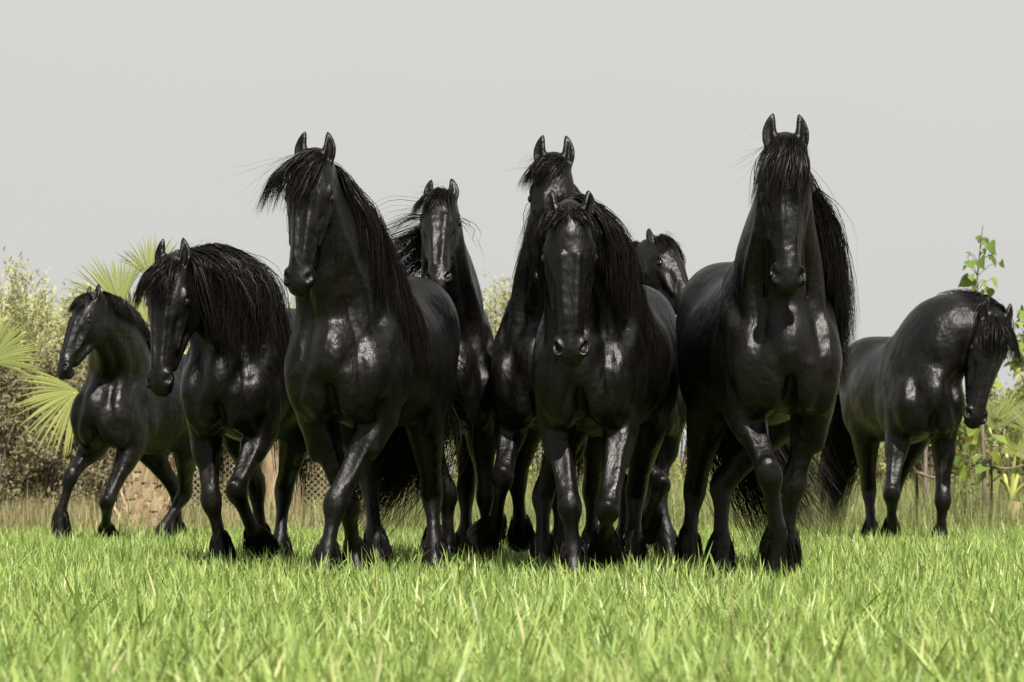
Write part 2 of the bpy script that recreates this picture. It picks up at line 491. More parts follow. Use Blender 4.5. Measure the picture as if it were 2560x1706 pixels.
def fan_palm(label, px, Y, trunk_h, tr, fronds, seed, boots=True):
    r = np.random.default_rng(seed)
    base = G(px, Y)
    o = empty('fan_palm', base); tag(o, label, 'palm', 'fan palms behind the field')
    V, F = tube([[0, 0, -.05], [0, 0, trunk_h * .5], [.02, 0, trunk_h]], [tr * 1.1, tr, tr * .8], 16)
    mesh_obj('trunk', V, F, M_BOOT, o)
    if boots:
        rows = int(trunk_h / .085)
        for i in range(rows):
            z = .02 + i * .085
            rr = tr * (1.1 - .3 * z / trunk_h) * .96
            for j in range(9):
                a = 2 * math.pi * (j + .5 * (i % 2)) / 9 + r.normal(0, .05)
                b_ = bpy.data.objects.new('leaf_base', BOOT); COL.objects.link(b_); b_.parent = o
                b_.location = (math.cos(a) * rr, math.sin(a) * rr, z + r.normal(0, .012))
                b_.rotation_euler = (r.normal(.05, .1), r.normal(0, .16), a - math.pi / 2)
                s = r.uniform(.65, 1.1); b_.scale = (s * 1.15, s * r.uniform(.5, .9), s * r.uniform(.9, 1.3))
    crown = np.array([.02, 0, trunk_h])
    for (hx, hy, dY, ang, R, spread, tilt, light) in fronds:
        hub = P(hx, hy, Y + dY) - base
        a = math.radians(ang)
        ax = np.array([math.cos(a), tilt[0], math.sin(a)])
        nv = np.array([tilt[1], -1.0, tilt[2]])
        fv = fan(hub, ax, nv, R, math.radians(spread), 34, r, .22, .6, light)
        fo = mesh_obj('frond', fv[0], fv[1], M_PALM, o, smooth=False, vcol=fv[2])
        mid = (crown + hub) / 2 + np.array([0, 0, .12])
        tt_ = np.linspace(0, 1, 7)[:, None]
        path = (1 - tt_) ** 2 * crown + 2 * (1 - tt_) * tt_ * mid + tt_ ** 2 * (hub + nrm(ax) * .05)
        pv, pf = tube(path, np.linspace(.024, .010, 7), 6)
        mesh_obj('petiole', pv, pf, M_PETI, fo)
    return o

fan_palm('large fan palm with scaly trunk behind the two left horses', 362, 34.0, 1.05, .23, [
    (300, 772, .15, 118, .60, 105, (.25, .1, .1), .55), (378, 700, .35, 82, .46, 120, (.2, -.2, .0), .5),
    (194, 976, -.35, 214, .56, 130, (-.25, .15, .25), .8), (330, 830, .3, 60, .5, 130, (.3, .2, .1), .75),
    (560, 742, .4, 52, .52, 120, (.2, -.2, .1), .5), (430, 760, .5, 78, .5, 120, (.3, 0, 0), .45),
    (400, 980, -.3, 320, .55, 120, (-.2, 0, .3), .6), (500, 900, .2, 20, .5, 120, (0, 0, .2), .5)], 61)
fan_palm('fan palm cut by the left edge, spiky fronds only', -70, 33.9, .9, .2, [
    (-25, 905, .1, 48, .52, 130, (.2, .1, .1), .6), (-120, 850, .2, 110, .5, 120, (.2, 0, 0), .5),
    (-110, 960, -.2, 190, .5, 120, (0, 0, .2), .5)], 62, boots=False)
fan_palm('fan palm tip showing between the bowed horse and the tall one', 705, 36.5, 1.2, .2, [
    (694, 838, 0, 95, .45, 140, (.2, 0, 0), .65), (650, 860, .2, 140, .42, 120, (.2, 0, 0), .5), (760, 860, .2, 40, .42, 120, (.2, 0, 0), .5)], 63, boots=False)
fan_palm('low fan palm at the right edge behind the sapling', 2522, 34.6, .35, .13, [
    (2536, 1138, -.1, 70, .30, 200, (-.1, .1, .1), .75), (2466, 1082, .2, 58, .40, 70, (.2, .2, .1), .4), (2500, 1060, .3, 48, .42, 80, (.3, .2, .1), .5),
    (2580, 1090, .1, 80, .36, 150, (.2, 0, 0), .55), (2500, 1190, -.2, 200, .26, 120, (-.2, 0, .3), .6), (2590, 1200, -.2, -20, .3, 120, (-.2, 0, .3), .6)], 64, boots=False)

# ---- saplings with big heart shaped leaves, each leaf its own piece
M_BIG = leaf_material('broad_leaf', [(0.0, (0.11, 0.18, 0.045)), (0.5, (0.21, 0.29, 0.06)), (0.8, (0.34, 0.34, 0.06)), (1.0, (0.26, 0.17, 0.05))], .4, .42)
def heart_mesh(tint, cup):
    prof = [(-.06, .0), (-.16, .20), (-.10, .40), (.12, .50), (.38, .44), (.62, .28), (.82, .12), (1.0, .0)]
    V, F = [], []
    for x, w in prof:
        z = -.28 * max(0, x - .2) ** 2
        V += [[x, -w, z + cup * w * w + .02 * math.sin(x * 17)], [x if x > 0 else 0, 0, z - .02], [x, w, z + cup * w * w - .02 * math.sin(x * 15)]]
    for i in range(len(prof) - 1):
        q = 3 * i
        F += [[q, q + 1, q + 4, q + 3], [q + 1, q + 2, q + 5, q + 4]]
    me = bpy.data.meshes.new('leaf'); me.from_pydata(V, [], F)
    me.polygons.foreach_set('use_smooth', [True] * len(F))
    at = me.attributes.new('tint', 'FLOAT', 'POINT'); at.data.foreach_set('value', [tint] * len(V))
    me.materials.append(M_BIG)
    return me
HEARTS = [heart_mesh(t, c) for t, c in ((.1, .35), (.3, .2), (.45, .5), (.55, .1), (.65, .4), (.8, .3), (.95, .7))]

def sapling(label, base_px, Y, stem, clusters, seed):
    r = np.random.default_rng(seed)
    base = G(base_px, Y)
    o = empty('sapling', base); tag(o, label, 'sapling', 'saplings with broad leaves')
    pts = [np.array([0, 0, -.03])] + [P(x, y, Y) - base for x, y in stem]
    path = catmull(pts, 5)
    V, F = tube(path, np.linspace(.024, .004, len(path)), 8)
    mesh_obj('stem', V, F, M_BARK, o)
    for (cx, cy, sx, sy, n, size) in clusters:
        for _ in range(n):
            px, py = cx + r.normal(0, sx), cy + r.normal(0, sy)
            p = P(px, py, Y + r.normal(0, .12)) - base
            j = np.argmin(np.linalg.norm(path - p - np.array([0, 0, -.10]), axis=1))
            q = path[j]
            v, f = tube([q, (p + q) / 2 + np.array([0, 0, .03]), p], [.004, .003, .002], 4)
            tw = mesh_obj('twig', v, f, M_BARK, o)
            lf = bpy.data.objects.new('leaf', HEARTS[min(6, int(abs(r.normal(0, 2.6))))]); COL.objects.link(lf); lf.parent = o
            lf.location = p
            d = p - q
            lf.rotation_euler = (r.normal(.5, .5), r.uniform(.2, 1.2), math.atan2(d[1], d[0]) + r.normal(0, .7))
            s = size * r.uniform(.5, 1.0); lf.scale = (s, s, s)
sapling('tall sapling with big yellow green leaves above the far right horse', 2462, 33.8, [(2460, 1180), (2452, 1000), (2440, 800), (2444, 690), (2457, 565)],
        [(2455, 600, 10, 16, 6, .09), (2430, 640, 14, 16, 5, .13), (2475, 640, 12, 18, 5, .125), (2440, 690, 22, 20, 5, .10), (2470, 720, 22, 16, 6, .13), (2430, 745, 12, 12, 3, .12),
         (2430, 1060, 22, 25, 5, .14), (2450, 1120, 22, 35, 7, .16), (2410, 1170, 22, 30, 5, .14), (2395, 1240, 18, 20, 3, .10), (2480, 930, 12, 40, 4, .12)], 71)
sapling('short sapling whose leafy tip shows above the back of a horse', 2312, 34.2, [(2314, 1100), (2316, 900), (2318, 790)],
        [(2316, 800, 12, 12, 6, .09), (2296, 832, 14, 14, 7, .12), (2325, 850, 12, 18, 5, .12)], 72)
sapling('sapling cut by the right edge, leaves hanging beside the ear', 2572, 33.9, [(2574, 1100), (2566, 900), (2560, 780)],
        [(2556, 790, 8, 14, 5, .10), (2552, 830, 10, 20, 8, .15), (2548, 880, 9, 16, 5, .14), (2552, 930, 8, 16, 5, .11), (2590, 860, 20, 60, 10, .13), (2560, 1080, 24, 40, 4, .13)], 73)

# bare brown branches lying across the saplings
for i, (a, b_, c_, lab) in enumerate((((2292, 1180), (2350, 1195), (2478, 1165), 'thin bare branch crossing behind the planted foreleg'),
                                      ((2478, 1166), (2520, 1172), (2570, 1160), 'bare brown branch reaching to the right edge'),
                                      ((2476, 1110), (2520, 1060), (2575, 1020), 'grey forked bough slanting up beneath the palm'))):
    Y = 34.0
    pts = catmull([P(*a, Y), P(*b_, Y - .1), P(*c_, Y)], 6)
    base = np.array([pts[0][0], pts[0][1], 0.0])
    # the bough grows from a short stump on the ground
    full = np.vstack([[base + np.array([0, 0, -.02])], pts - 0])
    V, F = tube(full - base, np.linspace(.016, .006, len(full)), 6)
    ob = mesh_obj('bare_branch', V, F, M_BARK); ob.location = base
    tag(ob, lab, 'branch', 'bare branches by the saplings')

# ---- chain link fence behind the left horses
M_WIRE, _nt, _b = mat('fence_wire')
_b.inputs['Base Color'].default_value = (.30, .25, .14, 1); _b.inputs['Metallic'].default_value = .3; _b.inputs['Roughness'].default_value = .6
M_POST, _nt, _b = mat('fence_post')
_b.inputs['Base Color'].default_value = (.22, .2, .16, 1); _b.inputs['Roughness'].default_value = .7
def chain_fence(x0, x1, Y, h, pitch=.062):
    o = empty('chain_link_fence', (x0, Y, 0)); tag(o, 'rusty chain link fence at the end of the field', 'fence')
    L = x1 - x0
    V, F = [], []
    n = int((L + h) / pitch)
    def bar(p, q, w=.0032):
        p = np.array(p); q = np.array(q); d = nrm(q - p); s = np.cross(d, [0, 1, 0]) * w; u = np.array([0, w, 0])
        b0 = len(V)
        for e in (p, q):
            V.extend([e - s - u, e + s - u, e + s + u, e - s + u])
        F.extend([[b0 + i, b0 + (i + 1) % 4, b0 + 4 + (i + 1) % 4, b0 + 4 + i] for i in range(4)])
    for i in range(n):
        a = i * pitch
        for sgn in (0, 1):
            xa, xb = a - h, a
            za, zb = (0.02, h) if sgn == 0 else (h, 0.02)
            if xb <= 0 or xa >= L: continue
            ta = max(0, -xa / (xb - xa)); tb = min(1, (L - xa) / (xb - xa))
            f = lambda t: [xa + (xb - xa) * t, .004 if sgn else -.004, za + (zb - za) * t]
            bar(f(ta), f(tb))
    mesh_obj('wire_mesh', V, F, M_WIRE, o, smooth=False)
    for i in range(int(L / 2.2) + 1):
        v, f = tube([[i * 2.2, .05, -.1], [i * 2.2, .05, h + .08]], [.025, .025], 10)
        mesh_obj('post', v, f, M_POST, o)
    v, f = tube([[0, .03, h], [L, .03, h]], [.016, .016], 8)
    mesh_obj('top_rail', v, f, M_POST, o)
chain_fence(-3.3, -.9, 36.7, 1.25)
# ------------------------------------------------------------------ horse materials
def coat_material():
    m, nt, b = mat('black_coat')
    tc = node(nt, 'ShaderNodeTexCoord'); oi = node(nt, 'ShaderNodeObjectInfo')
    va = node(nt, 'ShaderNodeVectorMath'); va.operation = 'ADD'       # every horse gets its own pattern
    nt.links.new(tc.outputs['Object'], va.inputs[0]); nt.links.new(oi.outputs['Location'], va.inputs[1])
    def nz(scale, det, ro, st=(1, 1, 1), dist=0.0):
        mp = node(nt, 'ShaderNodeMapping'); mp.inputs['Scale'].default_value = st
        n = node(nt, 'ShaderNodeTexNoise', Scale=scale, Detail=det, Roughness=ro, Distortion=dist)
        nt.links.new(va.outputs[0], mp.inputs['Vector']); nt.links.new(mp.outputs['Vector'], n.inputs['Vector'])
        return n.outputs['Fac']
    r = ramp(nt, nz(3, 4, .55), [(0.3, (0.0010, 0.0009, 0.0008)), (0.7, (0.0030, 0.0022, 0.0016))])
    nt.links.new(r.outputs['Color'], b.inputs['Base Color'])
    mr = node(nt, 'ShaderNodeMapRange')
    mr.inputs['To Min'].default_value = 0.34; mr.inputs['To Max'].default_value = 0.50
    mr.inputs['From Min'].default_value = 0.3; mr.inputs['From Max'].default_value = 0.7
    nt.links.new(nz(6, 4, .6), mr.inputs['Value'])
    nt.links.new(mr.outputs['Result'], b.inputs['Roughness'])
    b.inputs['Specular IOR Level'].default_value = 0.25
    prev = None
    for src, st, ds in ((nz(4.5, 3, .5), .6, .06), (nz(10, 4, .55, (1, 1, .35), 1.2), .34, .028), (nz(30, 3, .55, (1, 1, .25), .6), .14, .010), (nz(110, 3, .6, (1, 1, .15)), .4, .005)):
        n = node(nt, 'ShaderNodeBump', Strength=st, Distance=ds)
        nt.links.new(src, n.inputs['Height'])
        if prev: nt.links.new(prev.outputs['Normal'], n.inputs['Normal'])
        prev = n
    nt.links.new(prev.outputs['Normal'], b.inputs['Normal'])
    return m

def hair_material():
    m, nt, b = mat('black_hair')
    at = node(nt, 'ShaderNodeAttribute'); at.attribute_name = 'tint'
    r = ramp(nt, at.outputs['Fac'], [(0.0, (0.0010, 0.0009, 0.0008)), (0.8, (0.0035, 0.0027, 0.0021)), (1.0, (0.011, 0.0075, 0.005))])
    nt.links.new(r.outputs['Color'], b.inputs['Base Color'])
    b.inputs['Roughness'].default_value = 0.45
    b.inputs['Specular IOR Level'].default_value = 0.13
    return m

M_COAT = coat_material()
M_HAIR = hair_material()
M_EYE, _nt, _b = mat('dark_eye')
_b.inputs['Base Color'].default_value = (0.008, 0.005, 0.004, 1)
_b.inputs['Roughness'].default_value = 0.06
M_HOOF, _nt, _b = mat('dark_hoof')
_n = noise(_nt, 30, 4, stretch=(1, 1, 6))
_r = ramp(_nt, _n.outputs['Fac'], [(0.3, (0.004, 0.0036, 0.0033)), (0.7, (0.010, 0.009, 0.008))])
_nt.links.new(_r.outputs['Color'], _b.inputs['Base Color'])
_b.inputs['Roughness'].default_value = 0.6
_b.inputs['Specular IOR Level'].default_value = 0.12

# ------------------------------------------------------------------ signed distance modelling
class Prims:
    """list of soft primitives; evaluated on any box of space"""
    def __init__(self): self.items = []
    def chain(self, pts, a, b, lat, k=0.04, sub=False):
        self.items.append(('c', np.array(pts, np.float32), np.array(a, np.float32), np.array(b, np.float32), np.array(lat, np.float32), k, sub))
    def cone(self, p, q, r1, r2, k=0.04, sub=False):
        self.chain([p, q], [r1, r2], [r1, r2], [[1, 0, 0], [1, 0, 0]], k, sub)
    def ell(self, c, rad, R, k=0.04, sub=False):
        self.items.append(('e', np.array(c, np.float32), np.array(rad, np.float32), np.array(R, np.float32), None, k, sub))

    def grid(self, lo, hi, h, blur=1):
        lo = np.asarray(lo, float); hi = np.asarray(hi, float)
        n = np.ceil((hi - lo) / h).astype(int) + 1
        A = np.full(n, 0.6, np.float32)
        ax = [(lo[i] + h * np.arange(n[i])).astype(np.float32) for i in range(3)]
        def sl(bl, bh):
            i0 = np.maximum(np.floor((bl - lo) / h).astype(int), 0)
            i1 = np.minimum(np.ceil((bh - lo) / h).astype(int) + 1, n)
            if np.any(i1 <= i0): return None
            return tuple(slice(i0[i], i1[i]) for i in range(3))
        def co(s):
            return ax[0][s[0]][:, None, None], ax[1][s[1]][None, :, None], ax[2][s[2]][None, None, :]
        M = 0.09
        for it in self.items:
            k, sub = it[5], it[6]
            if it[0] == 'e':
                c, rad, R = it[1], it[2], it[3]
                ext = np.sqrt(((R.T * rad) ** 2).sum(1))     # R rows = axes
                s = sl(c - ext - M, c + ext + M)
                if s is None: continue
                X, Y, Z = co(s)
                q = 0; g = 0
                for i in range(3):
                    u = (X - c[0]) * R[i, 0] + (Y - c[1]) * R[i, 1] + (Z - c[2]) * R[i, 2]
                    q = q + (u / rad[i]) ** 2
                    g = g + (u / rad[i] ** 2) ** 2
                kk = np.sqrt(q)
                d = kk * (kk - 1) / (np.sqrt(g) + 1e-6)
            else:
                pts, a, b, lat = it[1:5]
                mx = max(a.max(), b.max()) + M
                s = sl(pts.min(0) - mx, pts.max(0) + mx)
                if s is None: continue
                shp = A[s].shape
                d = np.full(shp, 0.6, np.float32)
                base = np.array([s[i].start for i in range(3)])
                for j in range(len(pts) - 1):
                    p, q = pts[j], pts[j + 1]
                    m2 = max(a[j], b[j], a[j + 1], b[j + 1]) + M
                    s2 = sl(np.minimum(p, q) - m2, np.maximum(p, q) + m2)
                    if s2 is None: continue
                    X, Y, Z = co(s2)
                    dv = q - p; L2 = float(dv @ dv) + 1e-12
                    x, y, z = X - p[0], Y - p[1], Z - p[2]
                    t = np.clip((x * dv[0] + y * dv[1] + z * dv[2]) / L2, 0, 1)
                    x = x - t * dv[0]; y = y - t * dv[1]; z = z - t * dv[2]
                    lt = nrm(lat[j] + lat[j + 1])
                    c2 = x * lt[0] + y * lt[1] + z * lt[2]
                    c2 = c2 * c2
                    aa = a[j] + (a[j + 1] - a[j]) * t
                    bb = b[j] + (b[j + 1] - b[j]) * t
                    v2 = np.maximum(x * x + y * y + z * z - c2, 0)
                    kk = np.sqrt(c2 / (aa * aa) + v2 / (bb * bb))
                    g = np.sqrt(c2 / aa ** 4 + v2 / bb ** 4) + 1e-6
                    dd = np.where(kk > 0.3, kk * (kk - 1) / g, -0.7 * np.minimum(aa, bb))
                    loc = tuple(slice(s2[i].start - base[i], s2[i].stop - base[i]) for i in range(3))
                    d[loc] = np.minimum(d[loc], dd)
            cur = A[s]
            if sub:
                e = -d
                hh = np.maximum(k - np.abs(cur - e), 0) / k
                A[s] = np.maximum(cur, e) + hh * hh * k * 0.25
            else:
                hh = np.maximum(k - np.abs(cur - d), 0) / k
                A[s] = np.minimum(cur, d) - hh * hh * k * 0.25
        for _ in range(blur):                       # soften voxel steps
            for ax_i in range(3):
                Bm = A.copy()
                a0 = [slice(None)] * 3; a1 = [slice(None)] * 3; ac = [slice(None)] * 3
                a0[ax_i] = slice(0, -2); ac[ax_i] = slice(1, -1); a1[ax_i] = slice(2, None)
                Bm[tuple(ac)] = .25 * A[tuple(a0)] + .5 * A[tuple(ac)] + .25 * A[tuple(a1)]
                A = Bm
        return A, lo, h

def polygonise(A, lo, h):
    g = vdb.FloatGrid(background=3 * h)
    g.copyFromArray(np.clip(A, -3 * h, 3 * h).astype(np.float32))
    p, q = g.convertToQuads(isovalue=0.0)
    return p.astype(np.float64) * h + lo, q[:, ::-1].astype(np.int64)

def keep(p, q, fsel):
    f = q[fsel]
    used = np.unique(f)
    mp = np.full(len(p), -1, np.int64); mp[used] = np.arange(len(used))
    return p[used], mp[f]

# ------------------------------------------------------------------ hair strands as tapered ribbons
class Collide:
    def __init__(self, A, lo, h):
        self.A, self.lo, self.h = A, lo, h
        self.n = np.array(A.shape)
    def samp(self, p):
        f = (p - self.lo) / self.h
        i = np.floor(f).astype(int)
        i = np.clip(i, 0, self.n - 2)
        w = np.clip(f - i, 0, 1)
        A = self.A
        r = 0
        for dx in (0, 1):
            for dy in (0, 1):
                for dz in (0, 1):
                    ww = (w[:, 0] if dx else 1 - w[:, 0]) * (w[:, 1] if dy else 1 - w[:, 1]) * (w[:, 2] if dz else 1 - w[:, 2])
                    r = r + ww * A[i[:, 0] + dx, i[:, 1] + dy, i[:, 2] + dz]
        return r
    def push(self, p, m, it=2):
        e = self.h
        for _ in range(it):
            d = self.samp(p)
            s = d < m
            if not s.any(): break
            q = p[s]
            g = np.stack([self.samp(q + np.eye(3)[i] * e) - self.samp(q - np.eye(3)[i] * e) for i in range(3)], 1)
            g /= (np.linalg.norm(g, axis=1, keepdims=True) + 1e-9)
            p[s] = q + g * (m[s] - d[s])[:, None]
        return p

def grow(roots, dirs, length, nseg, gravity, wind, stiff, col, margin, curl=0.0, lock=8, r=None, clump=0.5):
    """integrate strands; strands share lock-wise waves. returns (N, nseg+1, 3)"""
    r = r or rng
    N = len(roots)
    length = np.broadcast_to(np.asarray(length, float), (N,)).copy()
    order = np.arange(N)
    lk = order // lock
    nl = lk.max() + 1
    ph = np.cumsum(r.normal(0, .55, (nl, 3)), axis=0) + r.uniform(0, 6.28, 3); fr = r.uniform(0.9, 1.25, nl)
    amp = np.array([1, .7, .4]) * r.uniform(.5, 1.5, (nl, 1)) + r.normal(0, .3, (nl, 3))
    wl_ = np.broadcast_to(np.asarray(wind, float), (N, 3)) if np.ndim(wind) == 1 else wind
    wl_ = wl_ * r.uniform(0.55, 1.45, nl)[lk][:, None]
    pts = np.empty((N, nseg + 1, 3)); p = roots.astype(float).copy(); d = dirs / (np.linalg.norm(dirs, axis=1, keepdims=True) + 1e-9)
    pts[:, 0] = p
    mg = margin * r.uniform(0.25, 1.6, nl)[lk] * r.uniform(0.7, 1.3, N)
    for i in range(nseg):
        t = (i + 1) / nseg
        step = (length / nseg)[:, None]
        w = curl * np.sin(fr[lk][:, None] * (t * 9) + ph[lk]) * amp[lk]
        d = d * stiff + np.array([0, 0, -gravity]) * (0.4 + 0.6 * t) + wl_ * (0.3 + t) + w + r.normal(0, 0.02, (N, 3))
        d /= (np.linalg.norm(d, axis=1, keepdims=True) + 1e-9)
        p = p + d * step
        if clump > 0 and lock > 1:
            c = np.zeros((nl, 3)); np.add.at(c, lk, p); c /= np.bincount(lk, minlength=nl)[:, None]
            p = p + (c[lk] - p) * clump * t * 0.35
        if col is not None:
            p = col.push(p, mg)
        pts[:, i + 1] = p
    return pts

def ribbons(pts, width, r=None):
    r = r or rng
    N, n, _ = pts.shape
    T = np.gradient(pts, axis=1)
    T /= (np.linalg.norm(T, axis=2, keepdims=True) + 1e-9)
    rv = r.normal(0, 1, (N, 1, 3))
    S = np.cross(T, np.broadcast_to(rv, T.shape))
    S /= (np.linalg.norm(S, axis=2, keepdims=True) + 1e-9)
    prof = np.interp(np.linspace(0, 1, n), [0, 0.15, 0.6, 1], [0.8, 1, 0.75, 0.08])
    w = np.broadcast_to(np.asarray(width, float), (N,))[:, None, None] * prof[None, :, None] * 0.5
    V = np.stack([pts - S * w, pts + S * w], 2).reshape(-1, 3)
    base = (np.arange(N) * n * 2)[:, None] + (np.arange(n - 1) * 2)[None, :]
    F = np.stack([base, base + 1, base + 3, base + 2], -1).reshape(-1, 4)
    tint = np.repeat(r.uniform(0, 1, N), n * 2)
    return V, F, tint

# ------------------------------------------------------------------ the horse
def build_horse(S):
    name = 'horse'
    r = np.random.default_rng(S['seed'])
    k = S['k']; yaw = math.radians(S['yaw'])
    org = np.array([S['X'], S['Y'], 0.0])
    fwd = np.array([math.sin(yaw), -math.cos(yaw), 0.0])
    lft = np.array([math.cos(yaw), math.sin(yaw), 0.0])
    up = np.array([0, 0, 1.0])
    rise = S.get('rise', 0.0)
    def B(x, y, z): return org + k * (fwd * x + lft * y) + up * (z * k + rise)
    RB = np.stack([fwd, lft, up])
    pr = Prims()
    vr = np.random.default_rng(S['seed'] * 7)
    def jit(a, q=.09): return np.array(a) * (1 + vr.normal(0, q, len(a)))
    YW = S['Y']
    # ---- torso
    ts = [(0.40, 1.13, .12, .09), (0.33, 1.135, .22, .135), (0.18, 1.16, .305, .175), (0.0, 1.185, .365, .215), (-0.2, 1.18, .385, .275),
          (-0.45, 1.16, .38, .335), (-0.68, 1.18, .37, .335), (-0.90, 1.25, .345, .31), (-1.10, 1.27, .285, .265), (-1.22, 1.26, .20, .20), (-1.28, 1.25, .12, .12)]
    st = catmull(ts, 6)
    pr.chain([B(a, 0, z) for a, z, b_, w in st], [w * k for *_, w in st], [b_ * k for _, _, b_, _ in st], [lft] * len(st), k=0.03)
    pr.chain([B(.02, 0, 1.54), B(-.22, 0, 1.52), B(-.5, 0, 1.47)], [.06 * k, .06 * k, .05 * k], [.07 * k, .07 * k, .05 * k], [lft] * 3, k=0.10)
    for s in (1, -1):
        # croup, loin and thigh
        pr.ell(B(-.93, s * .14, 1.38), np.array([.30, .165, .20]) * k, RB, k=0.08)
        pr.chain([B(-1.0, s * .17, 1.25), B(-.86, s * .20, 1.05), B(-.74, s * .20, .93)], np.array([.15, .135, .10]) * k, np.array([.26, .22, .14]) * k, [lft] * 3, k=0.07)
        pr.chain([B(-1.18, s * .14, 1.30), B(-1.16, s * .15, 1.10), B(-1.06, s * .15, .88)], np.array([.12, .12, .08]) * k, np.array([.12, .14, .10]) * k, [lft] * 3, k=0.06)
        # shoulder blade, point of shoulder, upper arm
        pr.chain([B(-.06, s * .165, 1.42), B(.15, s * .185, 1.25), B(.34, s * .165, 1.08)], np.array([.07, .08, .09]) * k, np.array([.13, .14, .12]) * k, [lft] * 3, k=0.035)
        pr.chain([B(.05, s * .20, 1.50), B(.16, s * .20, 1.38), B(.28, s * .19, 1.30), B(.44, s * .14, 1.17)], np.array([.003, .008, .012, .006]) * k, np.array([.003, .008, .012, .006]) * k, [lft] * 4, k=0.075, sub=True)
        pr.ell(B(.345, s * .165, 1.06), jit([.11, .086, .20]) * k, RB, k=0.03)
        pr.ell(B(-.04, s * .205, 1.08), jit([.17, .075, .20]) * k, RB, k=0.03)
        pr.chain([B(-.04, s * .20, 1.40), B(.08, s * .238, 1.24), B(.13, s * .245, 1.08), B(.12, s * .225, .95)], jit([.026, .036, .038, .024], .15) * k, jit([.03, .04, .042, .03], .15) * k, [lft] * 4, k=0.018)
        pr.chain([B(.12, s * .20, 1.40), B(.26, s * .225, 1.22), B(.33, s * .225, 1.05), B(.27, s * .21, .94)], jit([.024, .034, .036, .024], .15) * k, jit([.03, .036, .04, .03], .15) * k, [lft] * 4, k=0.018)
        # breast muscles
        pr.chain([B(.44, s * .03, 1.20), B(.475, s * .07, 1.06), B(.42, s * .125, .93), B(.30, s * .15, .84)], jit([.03, .036, .036, .03], .12) * k, jit([.03, .036, .036, .03], .12) * k, [lft] * 4, k=0.016)
        pr.ell(B(.405, s * .078, 1.03), jit([.09, .074, .18]) * k, RB, k=0.025)
        pr.ell(B(.30, s * .095, .92), jit([.11, .07, .10]) * k, RB, k=0.03)
    pr.cone(B(.505, 0, 1.12), B(.43, 0, .86), .012 * k, .012 * k, k=0.04, sub=True)
    # ---- head frame
    hs = S.get('hs', 1.0) * k
    poll = P(S['poll'][0], S['poll'][1], YW - S['poll'][2])
    muz = P(S['muzzle'][0], S['muzzle'][1], YW - S['muzzle'][2])
    HX = nrm(muz - poll)
    az = math.radians(S['face'])
    fa = np.array([math.sin(az), -math.cos(az), S.get('facez', 0.15)])
    HZ = nrm(fa - HX * (fa @ HX))
    HY = np.cross(HZ, HX)           # horse's left when X down, Z forward
    if HY @ lft < 0 and S.get('flip', True): HY = -HY
    Lh = np.linalg.norm(muz - poll)
    hs = Lh / 0.675
    print('horse', S['id'], 'head length %.2f' % Lh, 'poll z %.2f' % poll[2], 'withers px', B(0, 0, 1.6))
    def H(x, y, z): return poll + hs * (HX * x + HY * y + HZ * z)
    RH = np.stack([HX, HY, HZ])
    # ---- neck
    pe = H(.075, 0, -.10)
    n0 = B(-.02, 0, 1.22)
    c1 = B(*S.get('c1', (.22, 0, 1.62)))
    arch = S.get('arch', (.22, .16))
    c2 = pe - HZ * arch[0] * k + HX * arch[1] * k
    NN = 36
    tt = np.linspace(0, 1, NN)
    nb = np.array([(1 - t) ** 3 * n0 + 3 * (1 - t) ** 2 * t * c1 + 3 * (1 - t) * t * t * c2 + t ** 3 * pe for t in tt])
    nw = S.get('nw', 1.0)
    na = np.interp(tt, [0, .25, .5, .75, 1], [.22, .205, .155, .115, .092]) * k * nw
    nd = np.interp(tt, [0, .25, .5, .75, 1], [.33, .315, .255, .195, .14]) * k * nw
    latn = [nrm(lft * (1 - t) + HY * t) for t in tt]
    pr.chain(nb, na, nd, latn, k=0.06)
    T = np.gradient(nb, axis=0)
    dors = np.array([nrm(np.cross(T[i], latn[i])) for i in range(NN)])
    hint = -HZ + up * 0.3
    if dors[-1] @ hint < 0: dors = -dors
    crest = nb + dors * (nd * 0.93)[:, None]
    pr.chain(crest[1:], np.interp(tt[1:], [0, .5, 1], [.05, .048, .035]) * k, np.interp(tt[1:], [0, 1], [.05, .04]) * k, latn[1:], k=0.10)
    # windpipe and the grooves beside it
    vent = nb - dors * (nd * 0.86)[:, None]
    pr.chain(vent[7:31], [.062 * k] * 24, [.06 * k] * 24, latn[7:31], k=0.05)
    for s in (1, -1):
        gl = np.array([vent[i] + latn[i] * s * .09 * k + dors[i] * .01 for i in range(8, 28)])
        pr.chain(gl, [.005 * k] * 20, [.005 * k] * 20, [lft] * 20, k=0.045, sub=True)
    for s in (1, -1):
        i0, i1, i2 = 31, 21, 11
        mp_ = [nb[i0] + latn[i0] * s * na[i0] * .75 - dors[i0] * nd[i0] * .35, nb[i1] + latn[i1] * s * na[i1] * .72 - dors[i1] * nd[i1] * .5,
               nb[i2] + latn[i2] * s * na[i2] * .70 - dors[i2] * nd[i2] * .55, B(.34, s * .13, 1.16)]
        mp_ = catmull(mp_, 4)
        pr.chain(mp_, np.linspace(.042, .062, len(mp_)) * k, np.linspace(.05, .075, len(mp_)) * k, [lft] * len(mp_), k=0.03)
    # ---- head
    sk = catmull([(0.0, -.065, .06, .066), (.09, -.058, .092, .098), (.185, -.062, .102, .115), (.28, -.06, .092, .100), (.38, -.056, .076, .078),
                  (.48, -.052, .062, .064), (.56, -.052, .056, .060), (.62, -.06, .051, .060), (.655, -.066, .036, .048)], 6)
    pr.chain([H(x, 0, z) for x, z, *_ in sk], [w * hs for *_, w in sk], [d * hs for _, _, d, _ in sk], [HY] * len(sk), k=0.04)
    pr.cone(H(.12, 0, -.14), H(.50, 0, -.105), .075 * hs, .036 * hs, k=0.03)
